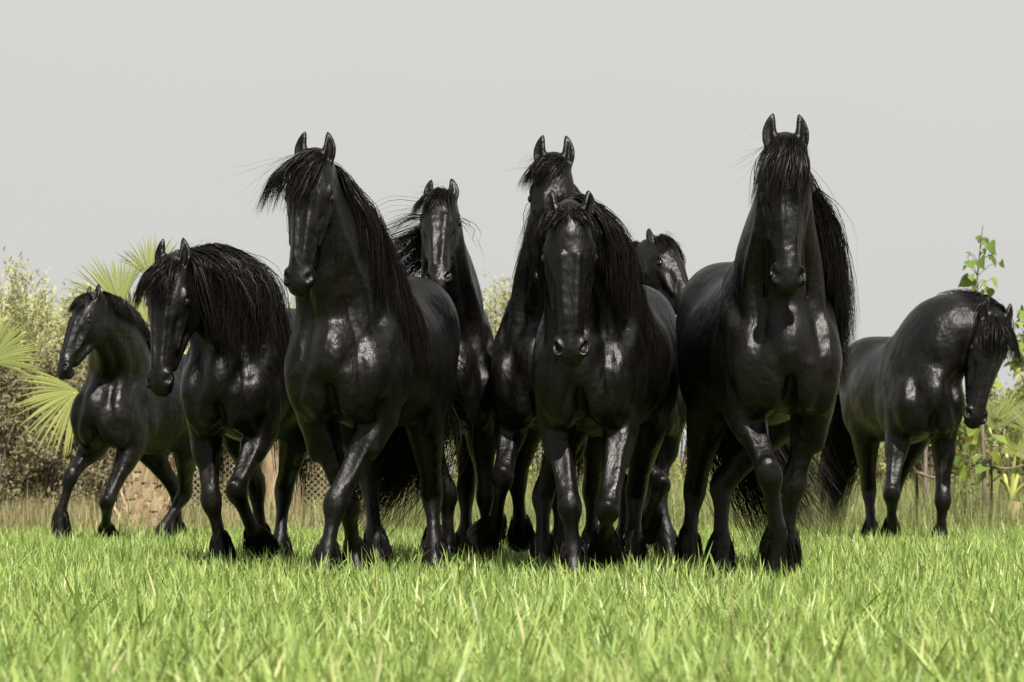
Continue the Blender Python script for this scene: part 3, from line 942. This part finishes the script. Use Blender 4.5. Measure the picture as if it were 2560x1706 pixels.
    for s in (1, -1):
        pr.ell(H(.19, s * .068, -.155), np.array([.135, .038, .112]) * hs, RH, k=0.022)
        pr.cone(H(.27, s * .045, -.20), H(.52, s * .022, -.125), .036 * hs, .024 * hs, k=0.03)
        pr.ell(H(.168, s * .102, -.030), np.array([.042, .018, .017]) * hs, RH, k=0.012)
        pr.cone(H(.25, s * .096, -.078), H(.43, s * .074, -.074), .015 * hs, .009 * hs, k=0.012)
        pr.cone(H(.20, s * .036, .026), H(.53, s * .022, -.004), .020 * hs, .013 * hs, k=0.012)
        # eye socket
        pr.ell(H(.198, s * .126, -.048), np.array([.026, .016, .020]) * hs, RH, k=0.008, sub=True)
        # hollow between crest and nasal bone
        pr.ell(H(.40, s * .082, -.026), np.array([.11, .014, .016]) * hs, RH, k=0.03, sub=True)
        # nostril
        pr.ell(H(.605, s * .056, -.038), np.array([.048, .026, .036]) * hs, RH, k=0.014)
        Rn = np.stack([nrm(HX * .9 + HY * s * -.35 + HZ * .1), nrm(HY * s * .8 + HZ * .6), HX])
        Rn[2] = nrm(np.cross(Rn[0], Rn[1])); Rn[1] = np.cross(Rn[2], Rn[0])
        pr.ell(H(.610, s * .068, -.014), np.array([.031, .032, .0155]) * hs, Rn, k=0.008, sub=True)
    pr.ell(H(.648, 0, -.072), np.array([.034, .052, .034]) * hs, RH, k=0.02)
    pr.ell(H(.630, 0, -.118), np.array([.040, .036, .024]) * hs, RH, k=0.012)
    pr.ell(H(.600, 0, -.128), np.array([.032, .032, .026]) * hs, RH, k=0.02)
    pr.ell(H(.645, 0, -.100), np.array([.045, .07, .004]) * hs, RH, k=0.008, sub=True)
    # ---- ears
    ed = S.get('ears', ((0, 0), (0, 0)))
    for s, (out_, fw_) in ((1, ed[0]), (-1, ed[1])):
        e = nrm(-HX * 1.0 + HY * s * (.10 + out_) + HZ * (.12 + fw_))
        eb = H(.03, s * .058, -.055)
        o = nrm(HZ * 1.0 + HY * s * (.35 + out_))              # opening direction
        o = nrm(o - e * (o @ e)); el = np.cross(o, e)
        ln = .176 * hs * S.get('earlen', 1.0)
        u = np.linspace(0, 1, 10)
        bend = -HY * s
        ax_ = np.array([eb + e * ln * t + bend * (.020 * hs * t * t) + HY * s * (.012 * hs * math.sin(t * 3.1)) for t in u])
        wd = np.interp(u, [0, .12, .35, .55, .78, .92, 1], [.028, .031, .034, .032, .0225, .013, .005]) * hs
        pr.chain(ax_, wd, wd * .72 + .002, [el] * 10, k=0.018)
        pr.chain(ax_[2:] + o * .024 * hs, wd[2:] * .52, wd[2:] * .62, [el] * 8, k=0.006, sub=True)
    # ---- legs
    HO = []
    def J(j, zdef=None):
        px, py, dy = j
        if py is None: return G(px, YW - dy, zdef)
        return P(px, py, YW - dy)
    names = {'LF': 1, 'RF': -1, 'LH': 1, 'RH': -1}
    for lg, s in names.items():
        js = S[lg]
        K, F = J(js[0]), J(js[1])
        hoof = J(js[2], 0.0)
        thick = k * S.get('leg', 1.0)
        past = nrm(hoof - F)
        cor = hoof - past * .10 * k
        if hoof[2] < 0.02:
            cor = hoof + up * .085 * k + (F - hoof) * np.array([.35, .35, 0])
        front = lg[1] == 'F'
        if front:
            E = B(.10, s * .168, .88)
            Et = B(.14, s * .17, 1.04)
            segs = [np.linalg.norm(K - E) / k, np.linalg.norm(F - K) / k, np.linalg.norm(hoof - F) / k]
            st_ = [np.r_[Et, .10, .135], np.r_[E, .092, .12], np.r_[E + (K - E) * .25, .080, .098], np.r_[E + (K - E) * .55, .060, .070],
                   np.r_[E + (K - E) * .80, .054, .058], np.r_[E + (K - E) * .91, .057, .056], np.r_[K + (F - K) * .04, .060, .058], np.r_[K + (F - K) * .22, .046, .050],
                   np.r_[K + (F - K) * .45, .037, .044], np.r_[K + (F - K) * .75, .037, .046], np.r_[F, .048, .055], np.r_[F + (cor - F) * .5, .042, .046], np.r_[cor, .056, .058]]
        else:
            stf = B(-.74 + S.get('st' + lg, 0), s * .20, .92)
            hk = K
            segs = [np.linalg.norm(hk - stf) / k, np.linalg.norm(F - hk) / k, np.linalg.norm(hoof - F) / k]
            st_ = [np.r_[B(-.88, s * .19, 1.08), .13, .18], np.r_[stf + (hk - stf) * .05, .11, .15], np.r_[stf + (hk - stf) * .4, .085, .115], np.r_[stf + (hk - stf) * .75, .058, .075],
                   np.r_[hk, .058, .075], np.r_[hk + (F - hk) * .18, .050, .062], np.r_[hk + (F - hk) * .42, .038, .048], np.r_[hk + (F - hk) * .75, .038, .048],
                   np.r_[F, .049, .056], np.r_[F + (cor - F) * .5, .042, .046], np.r_[cor, .056, .058]]
        print('   ', lg, ['%.2f' % x for x in segs], 'hoof', np.round(hoof, 2), 'K z %.2f F z %.2f' % (K[2], F[2]))
        cs = catmull(st_, 5)
        pr.chain(cs[:, :3], cs[:, 3] * thick, cs[:, 4] * thick, [lft] * len(cs), k=0.035)
        if front:
            fl_ = catmull([np.r_[B(.26, s * .165, 1.14), .085, .12], np.r_[B(.19, s * .178, .99), .086, .115], np.r_[E + (K - E) * .06 + fwd * .04 * k, .084, .108], np.r_[E + (K - E) * .34, .072, .088]], 4)
            pr.chain(fl_[:, :3], fl_[:, 3] * k, fl_[:, 4] * k, [lft] * len(fl_), k=0.03)
            d = nrm(K - E)
            fr_ = nrm(fwd - d * (fwd @ d))
            pr.ell(E + (K - E) * .24 + fr_ * .035 * k + lft * s * .025 * k, np.array([.14, .055, .06]) * thick, np.stack([d, lft, fr_]), k=0.025)
            pr.ell(B(.20, s * .17, .93), np.array([.10, .085, .12]) * thick, RB, k=0.02)
            d2 = nrm(F - K)
            fr2 = nrm(fwd - d2 * (fwd @ d2) + up * .001)
            pr.ell(K + fr2 * .016 * k, np.array([.085, .050, .036]) * thick, np.stack([d2, nrm(np.cross(fr2, d2)), fr2]), k=0.035)
            pr.ell(K - fr2 * .045 * k, np.array([.05, .035, .035]) * thick, np.stack([d2, nrm(np.cross(fr2, d2)), fr2]), k=0.02)
            bk = -fr2
            for sg in (1, -1):
                pr.chain([E + (K - E) * .15 + fr_ * .085 * k + lft * sg * .04 * k, E + (K - E) * .5 + fr_ * .062 * k + lft * sg * .034 * k, E + (K - E) * .85 + fr_ * .045 * k + lft * sg * .03 * k], np.array([.026, .02, .014]) * thick, np.array([.026, .02, .014]) * thick, [lft] * 3, k=0.018)
            pr.cone(K + (F - K) * .18 - fr2 * .036 * k, K + (F - K) * .92 - fr2 * .036 * k, .017 * thick, .019 * thick, k=0.012)
        else:
            d2 = nrm(F - hk)
            fr2 = nrm(fwd - d2 * (fwd @ d2) + up * .001)
            pt = hk - fr2 * .075 * k + up * .045 * k
            pr.cone(pt, hk + (F - hk) * .25 - fr2 * .03 * k, .034 * thick, .024 * thick, k=0.03)
            pr.cone(pt, stf + (hk - stf) * .55 - fr2 * .05 * k, .028 * thick, .03 * thick, k=0.04)
            bk = -fr2
            pr.cone(hk + (F - hk) * .2 - fr2 * .045 * k, hk + (F - hk) * .92 - fr2 * .040 * k, .018 * thick, .020 * thick, k=0.012)
        pr.ell(F + bk * .025 * k, np.array([.045, .042, .04]) * thick, RB, k=0.025)
        HO.append((F, cor, hoof, bk, past))
    # ---- dock of the tail
    tb = B(-1.20, 0, 1.44)
    tw = S.get('tail', ((0, 0, 0), 1.0))
    dock = np.array([tb, B(-1.30, 0, 1.42), B(-1.37, 0, 1.30), B(-1.39, 0, 1.12)])
    pr.chain(dock, np.array([.06, .05, .04, .025]) * k, np.array([.06, .05, .04, .025]) * k, [lft] * 4, k=0.05)

    # ---- surface
    allp = np.vstack([it[1][None] if it[0] == 'e' else it[1] for it in pr.items])
    lo = allp.min(0) - .35; hi = allp.max(0) + .35
    lo[2] = max(lo[2], -0.02)
    h1 = S.get('vox', .0128)
    A, lo_, h_ = pr.grid(lo, hi, h1)
    col = Collide(A, lo_, h_)
    p1, q1 = polygonise(A, lo_, h_)
    hp = np.vstack([H(-.24, .1, -.02), H(-.24, -.1, -.02), H(.70, .0, -.05), H(.2, .13, -.1), H(.2, -.13, -.1), H(.2, 0, -.28), H(.2, 0, .06), H(.65, .07, -.05), H(.65, -.07, -.05)])
    b0, b1 = hp.min(0) - .03, hp.max(0) + .03
    A2, lo2, h2 = pr.grid(b0, b1, S.get('vox2', .006))
    p2, q2 = polygonise(A2, lo2, h2)
    def inside(c, m): return np.all((c > b0 + m) & (c < b1 - m), axis=1)
    p1, q1 = keep(p1, q1, ~inside(p1[q1].mean(1), 3.0 * h1))
    p2, q2 = keep(p2, q2, inside(p2[q2].mean(1), 2.2 * h1))
    V = np.vstack([p1, p2]); Fq = np.vstack([q1, q2 + len(p1)])
    root = empty(name, org, yaw)
    tag(root, S['label'], 'horse', 'black horses trotting in a herd')
    cy, sy = math.cos(yaw), math.sin(yaw)
    def loc(v):
        v = np.asarray(v) - org
        return np.stack([v[..., 0] * cy + v[..., 1] * sy, -v[..., 0] * sy + v[..., 1] * cy, v[..., 2]], -1)
    mesh_obj('body', loc(V), Fq, M_COAT, root)
    # ---- eyes
    n_u, n_v = 16, 10
    su = np.linspace(0, 2 * np.pi, n_u, endpoint=False); sv = np.linspace(0.02, np.pi - .02, n_v)
    sph = np.array([[math.sin(v) * math.cos(u), math.sin(v) * math.sin(u), math.cos(v)] for v in sv for u in su])
    sf = np.array([[i * n_u + j, i * n_u + (j + 1) % n_u, (i + 1) * n_u + (j + 1) % n_u, (i + 1) * n_u + j] for i in range(n_v - 1) for j in range(n_u)])
    for s in (1, -1):
        mesh_obj('eye', loc(H(.198, s * .1045, -.048) + sph * .0225 * hs), sf, M_EYE, root)
    # ---- hooves
    for (F, cor, hoof, bk, past) in HO:
        n = 20
        ang = np.linspace(0, 2 * np.pi, n, endpoint=False)
        axd = up if hoof[2] < .02 else -past
        fr_ = nrm(-bk - axd * (-bk @ axd)); sd_ = np.cross(axd, fr_)
        hh = .095 * k
        rows = []
        for t, rr, sh in ((0, .070, .022), (.15, .070, .018), (.55, .064, .004), (.92, .058, -.012), (1.0, .050, -.014)):
            rows.append([hoof + axd * hh * t + fr_ * (sh * k) + (fr_ * math.cos(a) * 1.08 + sd_ * math.sin(a)) * rr * k for a in ang])
        hv = np.array(rows).reshape(-1, 3)
        hf = [[i * n + j, i * n + (j + 1) % n, (i + 1) * n + (j + 1) % n, (i + 1) * n + j] for i in range(4) for j in range(n)]
        hv = np.vstack([hv, hoof + fr_ * .022 * k, hoof + axd * hh]); 
        hf += [[j, (j + 1) % n, len(hv) - 2, len(hv) - 2] for j in range(0)]
        fan = [[(j + 1) % n, j, len(hv) - 2] for j in range(n)] + [[4 * n + j, 4 * n + (j + 1) % n, len(hv) - 1] for j in range(n)]
        tri = [[f[0], f[1], f[2]] for f in hf] + [[f[0], f[2], f[3]] for f in hf] + fan
        mesh_obj('hoof', loc(hv), np.array(tri), M_HOOF, root)
    # ---- feather hair on the fetlocks
    for (F, cor, hoof, bk, past) in HO:
        N = S.get('nfeather', 1000)
        a = r.normal(0, .9, N) if hoof[2] < .02 else r.normal(0, 1.7, N)
        sd_ = nrm(np.cross(up, bk)) if abs(bk[2]) < .9 else lft
        axf = nrm(F - cor); bkp = nrm(bk - axf * (bk @ axf)); sdp = np.cross(axf, bkp)
        rad = bkp[None] * np.cos(a)[:, None] + sdp[None] * np.sin(a)[:, None]
        roots = F + axf * (r.uniform(-.06, .07, N) if hoof[2] < .02 else r.uniform(-.11, .06, N))[:, None] * k + rad * .035 * k
        dirs = rad * .6 + (-axf) * .65 + np.array([0, 0, -.45])
        ln = r.uniform(.10, .27, N) * k * (0.72 + .28 * np.cos(a))
        pts = grow(roots, dirs, ln, 4, .16, np.array([.0, .02, 0]), 1.0, col, .006, .05, 6, r, .4)
        pts[..., 2] = np.maximum(pts[..., 2], .012)
        V, Fc, ti = ribbons(pts, r.uniform(.0022, .0055, N), r)
        mesh_obj('feather', loc(V), Fc, M_HAIR, root, vcol=ti)
    # ---- mane
    mn = S['mane']
    side = mn['side']
    N = int(mn.get('n', 1700) * 2.6)
    t = np.sort(r.uniform(mn.get('t0', .12), 1.0, N)) + r.normal(0, .012, N)
    t = np.clip(t, .05, 1.0)
    idx = t * (NN - 1)
    def ip(a): return np.stack([np.interp(idx, np.arange(NN), a[:, i]) for i in range(3)], 1)
    cr = ip(crest); dr = ip(dors); la = ip(np.array(latn))
    ww = np.interp(t, [0, .5, 1], [.05, .05, .035]) * k
    u = r.uniform(-.8, .8, N)
    roots = cr + la * (u * ww * .6)[:, None] + dr * (.03 * k)
    roots = col.push(roots, np.full(N, .004))
    sd_ = np.where(r.uniform(0, 1, N) < mn.get('split', .12), -side, side)
    dirs = dr * r.uniform(.05, .3, N)[:, None] + la * (sd_ * r.uniform(.6, 1.15, N))[:, None] + np.array(mn.get('wind', (0, 0, 0))) * .6 + np.array([0, 0, -.25])
    if mn.get('spread'): dirs = dirs + r.normal(0, mn['spread'], (N // 16 + 1, 3)).repeat(16, axis=0)[:N]
    ln = mn.get('len', .62) * k * r.uniform(.45, 1.2, N) * np.interp(t, [0, .25, .8, 1], [.65, 1, 1, .8])
    pts = grow(roots, dirs, ln, 9, mn.get('g', .55), np.array(mn.get('wind', (0, 0, 0))), .8, col, mn.get('lift', .018), mn.get('curl', .12), 16, r, .35)
    V, Fc, ti = ribbons(pts, r.uniform(.0018, .0045, N) * mn.get('w', 1.0), r)
    # loose flyaway hairs
    m2 = mn.get('fly', 60) // 2
    sel = r.integers(0, N, m2)
    pts2 = grow(roots[sel], dirs[sel] + np.array(mn.get('wind', (0, 0, 0))), ln[sel] * r.uniform(.4, 1.0, m2), 14, .3, np.array(mn.get('flywind', mn.get('wind', (0, 0, 0)))) + r.normal(0, .05, (m2, 3)), .95, col, .03, .16, 2, r, .2)
    V2, F2, t2 = ribbons(pts2, r.uniform(.0008, .0018, m2), r)
    mesh_obj('mane', loc(np.vstack([V, V2])), np.vstack([Fc, F2 + len(V)]), M_HAIR, root, vcol=np.r_[ti, t2])
    # ---- forelock
    fl = S.get('forelock', {})
    N = int(fl.get('n', 420) * 2.4)
    uu = r.uniform(-.8, .8, N); uu.sort()
    roots = np.array([H(r.uniform(-.01, .05), x * .052, r.uniform(-.05, .015)) for x in uu])
    roots = col.push(roots, np.full(N, .004))
    dirs = HZ[None] * .45 + HX[None] * .4 + HY[None] * (uu * .7 * fl.get('spread', .9) + fl.get('shift', 0))[:, None]
    ln = r.uniform(.4, 1.2, N) * fl.get('len', .32) * k
    if fl.get('part'): ln *= np.clip(np.abs(uu) * 2.0, .25, 1)
    pts = grow(roots, dirs, ln, 9, fl.get('g', .45), np.array(fl.get('wind', (0, 0, 0))), .85, col, fl.get('lift', .012), fl.get('curl', .10), 10, r, .5)
    V, Fc, ti = ribbons(pts, r.uniform(.0018, .004, N), r)
    m2 = fl.get('fly', 45) // 2
    sel = r.integers(0, N, m2)
    pts2 = grow(roots[sel], dirs[sel], ln[sel] * r.uniform(.5, 1.3, m2), 12, .16, np.array(fl.get('flywind', fl.get('wind', (0, 0, 0)))) + r.normal(0, .08, (m2, 3)), .95, col, .03, .15, 2, r, .2)
    V2, F2, t2 = ribbons(pts2, r.uniform(.0008, .0018, m2), r)
    mesh_obj('forelock', loc(np.vstack([V, V2])), np.vstack([Fc, F2 + len(V)]), M_HAIR, root, vcol=np.r_[ti, t2])
    # ---- tail
    tl = S.get('tail', {})
    N = tl.get('n', 900)
    td = catmull(dock, 6)
    ii = r.integers(0, len(td), N // 8 + 1).repeat(8)[:N]
    dirr = r.normal(0, 1, (N, 3))
    roots = td[ii] + dirr * .018 * k
    roots = col.push(roots, np.full(N, .004))
    dirs = -fwd[None] * .55 + np.array([0, 0, -.5]) + lft[None] * r.normal(0, .25, N)[:, None] + np.array(tl.get('dir', (0, 0, 0)))
    ln = r.uniform(.65, 1.05, N) * tl.get('len', 1.0) * k
    pts = grow(roots, dirs, ln, 11, tl.get('g', .26), np.array(tl.get('wind', (0, 0, 0))), .9, col, .01, tl.get('curl', .06), 9, r, .7)
    pts[..., 2] = np.maximum(pts[..., 2], .03)
    V, Fc, ti = ribbons(pts, r.uniform(.003, .007, N), r)
    mesh_obj('tail', loc(V), Fc, M_HAIR, root, vcol=ti)
    return root
# ------------------------------------------------------------------ the nine horses
# joints are (photograph x, photograph y or None for a planted hoof, metres in front of the withers)
WL = (-.10, 0.02, 0.03)          # the breeze blows towards the left of the picture
HORSES = [
 dict(id=1, seed=11, label='far left small black horse in profile trotting beside the fan palm', nfeather=500, k=.96, X=-2.965, Y=29.2, yaw=-22,
      poll=(213, 745, .72), muzzle=(138, 935, .95), face=-52, arch=(.30, .05), c1=(.10, 0, 1.72), vox=.0155, vox2=.008,
      RF=[(178, 1190, .32), (150, 1290, .32), (152, None, .37)], LF=[(268, 1255, .38), (264, 1322, .15), (276, 1345, .05)],
      LH=[(462, 1232, -1.0), (408, 1322, -.8), (396, None, -.72)], RH=[(440, 1228, -1.2), (445, 1322, -1.15), (447, None, -1.1)],
      mane=dict(side=1, len=.28, n=900, g=.35, lift=.012, fly=30, wind=(.03, 0, 0)), forelock=dict(len=.16, n=260, wind=(-.12, 0, .05)), tail=dict(n=500)),
 dict(id=2, seed=12, label='black horse with arched neck and wavy mane, head bowed, one foreleg folded', k=1.0, X=-1.573, Y=22.1, yaw=-9,
      poll=(418, 658, .72), muzzle=(385, 978, .88), face=-25, arch=(.32, .02), c1=(.18, 0, 1.75),
      RF=[(528, 1250, .18), (552, 1355, .12), (561, None, .18)], LF=[(590, 1225, .45), (636, 1335, .25), (668, 1365, .12)],
      LH=[(710, 1225, -1.05), (700, 1355, -.9), (696, None, -.82)], RH=[(640, 1215, -1.3), (652, 1335, -1.3), (655, None, -1.25)],
      mane=dict(side=1, len=.78, n=1900, wind=(.02, 0, 0), lift=.012, curl=.2), forelock=dict(len=.32, n=340, shift=-.45, wind=(-.04, 0, 0)), tail=dict(n=800)),
 dict(id=3, seed=13, label='tall black horse left of centre, forelock blowing left, crossing its forelegs', k=1.07, X=-.846, Y=20.45, yaw=-11,
      poll=(778, 392, .62), muzzle=(737, 722, .80), face=-14, arch=(.20, .22), c1=(.28, 0, 1.66),
      LF=[(840, 1258, .36), (818, 1378, .40), (808, None, .47)], RF=[(870, 1262, .12), (884, 1375, -.08), (899, None, -.02)],
      LH=[(1080, 1235, -1.2), (1086, 1365, -1.12), (1086, None, -1.05)], RH=[(925, 1200, -.85), (937, 1345, -.65), (947, None, -.58)],
      mane=dict(side=1, len=.72, n=2200, wind=(.03, 0, 0), lift=.024), forelock=dict(len=.36, n=330, shift=-.55, wind=(-.12, 0, 0), fly=90, flywind=(-.14, 0, .0)),
      tail=dict(n=3200, wind=(-.14, -.05, 0), len=1.25, curl=.14)),
 dict(id=4, seed=14, label='black horse behind with streaming mane, glossy chest between two horses', nfeather=400, k=1.03, X=-.37, Y=22.6, yaw=6,
      poll=(1100, 484, .62), muzzle=(1092, 708, 1.02), face=-6, arch=(.16, .26), c1=(.25, 0, 1.70), nw=.94, vox=.0145, vox2=.0068,
      LF=[(1216, 1240, .12), (1216, 1352, .10), (1216, None, .16)], RF=[(1118, 1235, .14), (1120, 1352, .10), (1122, None, .16)],
      RH=[(1085, 1225, -1.2), (1085, 1335, -1.1), (1085, None, -1.05)], LH=[(1165, 1225, -1.1), (1165, 1335, -1.05), (1165, None, -1.0)],
      mane=dict(side=-1, len=.55, n=330, split=0, t0=.3, wind=(-.17, 0, 0), g=.22, lift=.04, curl=.30, spread=.45), forelock=dict(len=.2, n=220, wind=(-.12, 0, 0), shift=-.4), tail=dict(n=400)),
 dict(id=5, seed=15, label='tall black horse directly behind, face partly hidden by the central horse', k=1.06, X=.20, Y=21.95, yaw=-8, nw=.86,
      poll=(1384, 398, .58), muzzle=(1374, 715, .78), face=-2, arch=(.18, .24), c1=(.28, 0, 1.70), vox=.0145, vox2=.0068,
      RF=[(1257, 1190, .42), (1238, 1305, .18), (1196, 1338, .05)], LF=[(1400, 1235, .1), (1400, 1352, .1), (1400, None, .16)],
      RH=[(1293, 1200, -1.1), (1300, 1310, -1.28), (1305, 1350, -1.38)], LH=[(1480, 1225, -1.1), (1480, 1340, -1.05), (1480, None, -1.0)],
      mane=dict(side=1, len=.5, n=1200, wind=(.0, 0, 0)), forelock=dict(len=.22, n=300, shift=-.8, wind=(-.16, 0, .03), fly=80, flywind=(-.2, 0, .05)), tail=dict(n=500)),
 dict(id=6, seed=16, label='central front black horse with lowered head and foreleg lifted', k=1.03, X=.42, Y=20.05, yaw=-9,
      poll=(1423, 532, .86), muzzle=(1427, 904, .98), face=-1, arch=(.30, .06), c1=(.30, 0, 1.76), ears=((.22, -.1), (.12, -.1)), earlen=.86,
      RF=[(1425, 1266, .32), (1433, 1372, .30), (1437, None, .38)], LF=[(1520, 1272, .46), (1511, 1345, .24), (1505, 1392, .14)],
      RH=[(1357, 1240, -.95), (1357, 1360, -.85), (1357, None, -.78)], LH=[(1590, 1230, -1.2), (1584, 1355, -1.12), (1584, None, -1.05)],
      mane=dict(side=1, len=.66, n=2200, wind=(.02, 0, 0), lift=.022), forelock=dict(len=.17, n=230, spread=2.6, wind=(0, 0, 0), g=.25, part=True), tail=dict(n=600)),
 dict(id=7, seed=17, label='small dark horse head looking right, peeping out behind the herd', k=1.0, X=.72, Y=22.8, yaw=15,
      nfeather=300, poll=(1662, 608, .45), muzzle=(1748, 792, .80), face=52, arch=(.26, .10), c1=(.15, 0, 1.72), vox=.016, vox2=.0075,
      LF=[(1645, 1215, .14), (1668, 1338, .2), (1680, None, .28)], RF=[(1652, 1210, .38), (1618, 1300, .15), (1622, 1328, .05)],
      RH=[(1560, 1220, -1.1), (1560, 1335, -1.05), (1560, None, -1.0)], LH=[(1612, 1220, -1.1), (1612, 1335, -1.05), (1612, None, -1.0)],
      mane=dict(side=-1, len=.35, n=800, wind=(-.1, 0, .02)), forelock=dict(len=.16, n=260, wind=(.04, 0, 0)), tail=dict(n=300)),
 dict(id=8, seed=18, label='tallest black horse at right, ears pricked, long mane, striding forward', k=1.09, X=1.335, Y=19.55, yaw=5,
      poll=(1969, 355, .60), muzzle=(1974, 722, .78), face=5, arch=(.18, .24), c1=(.27, 0, 1.66), earlen=1.0,
      RF=[(1922, 1182, .46), (1945, 1340, .36), (1930, None, .30)], LF=[(1985, 1205, .10), (1966, 1350, .02), (1958, None, .06)],
      RH=[(1737, 1222, -1.3), (1722, 1350, -1.25), (1722, None, -1.18)], LH=[(1805, 1212, -.95), (1802, 1360, -.88), (1800, None, -.82)],
      mane=dict(side=1, len=.85, n=2400, wind=(.035, 0, 0), lift=.02, split=0), forelock=dict(len=.36, n=360, wind=(-.06, 0, 0), spread=.5, shift=-.15, fly=80, flywind=(-.12, 0, 0)),
      tail=dict(n=2600, wind=(.125, -.05, 0), len=1.35, curl=.10)),
 dict(id=9, seed=19, label='far right black horse with tucked head and thick tail', nw=1.16, nfeather=500, k=1.05, X=3.08, Y=29.2, yaw=9,
      poll=(2494, 802, .55), muzzle=(2440, 1064, .66), face=18, arch=(.36, -.06), c1=(.28, .05, 1.66), vox=.015, vox2=.008, ears=((.1, 0), (.1, 0)),
      LF=[(2357, 1250, .18), (2352, 1332, .12), (2350, None, .18)], RF=[(2228, 1235, .36), (2230, 1312, .18), (2228, None, .16)],
      RH=[(2172, 1222, -1.05), (2178, 1318, -.92), (2182, None, -.85)], LH=[(2236, 1220, -1.2), (2226, 1318, -1.12), (2226, None, -1.05)],
      mane=dict(side=1, len=.40, n=1200, wind=(.03, 0, 0)), forelock=dict(len=.34, n=420, wind=(.05, 0, 0)), tail=dict(n=2400, wind=(-.035, 0, 0), len=1.25, dir=(-.3, 0, 0), g=.35)),
]
for _S in HORSES:
    build_horse(_S)
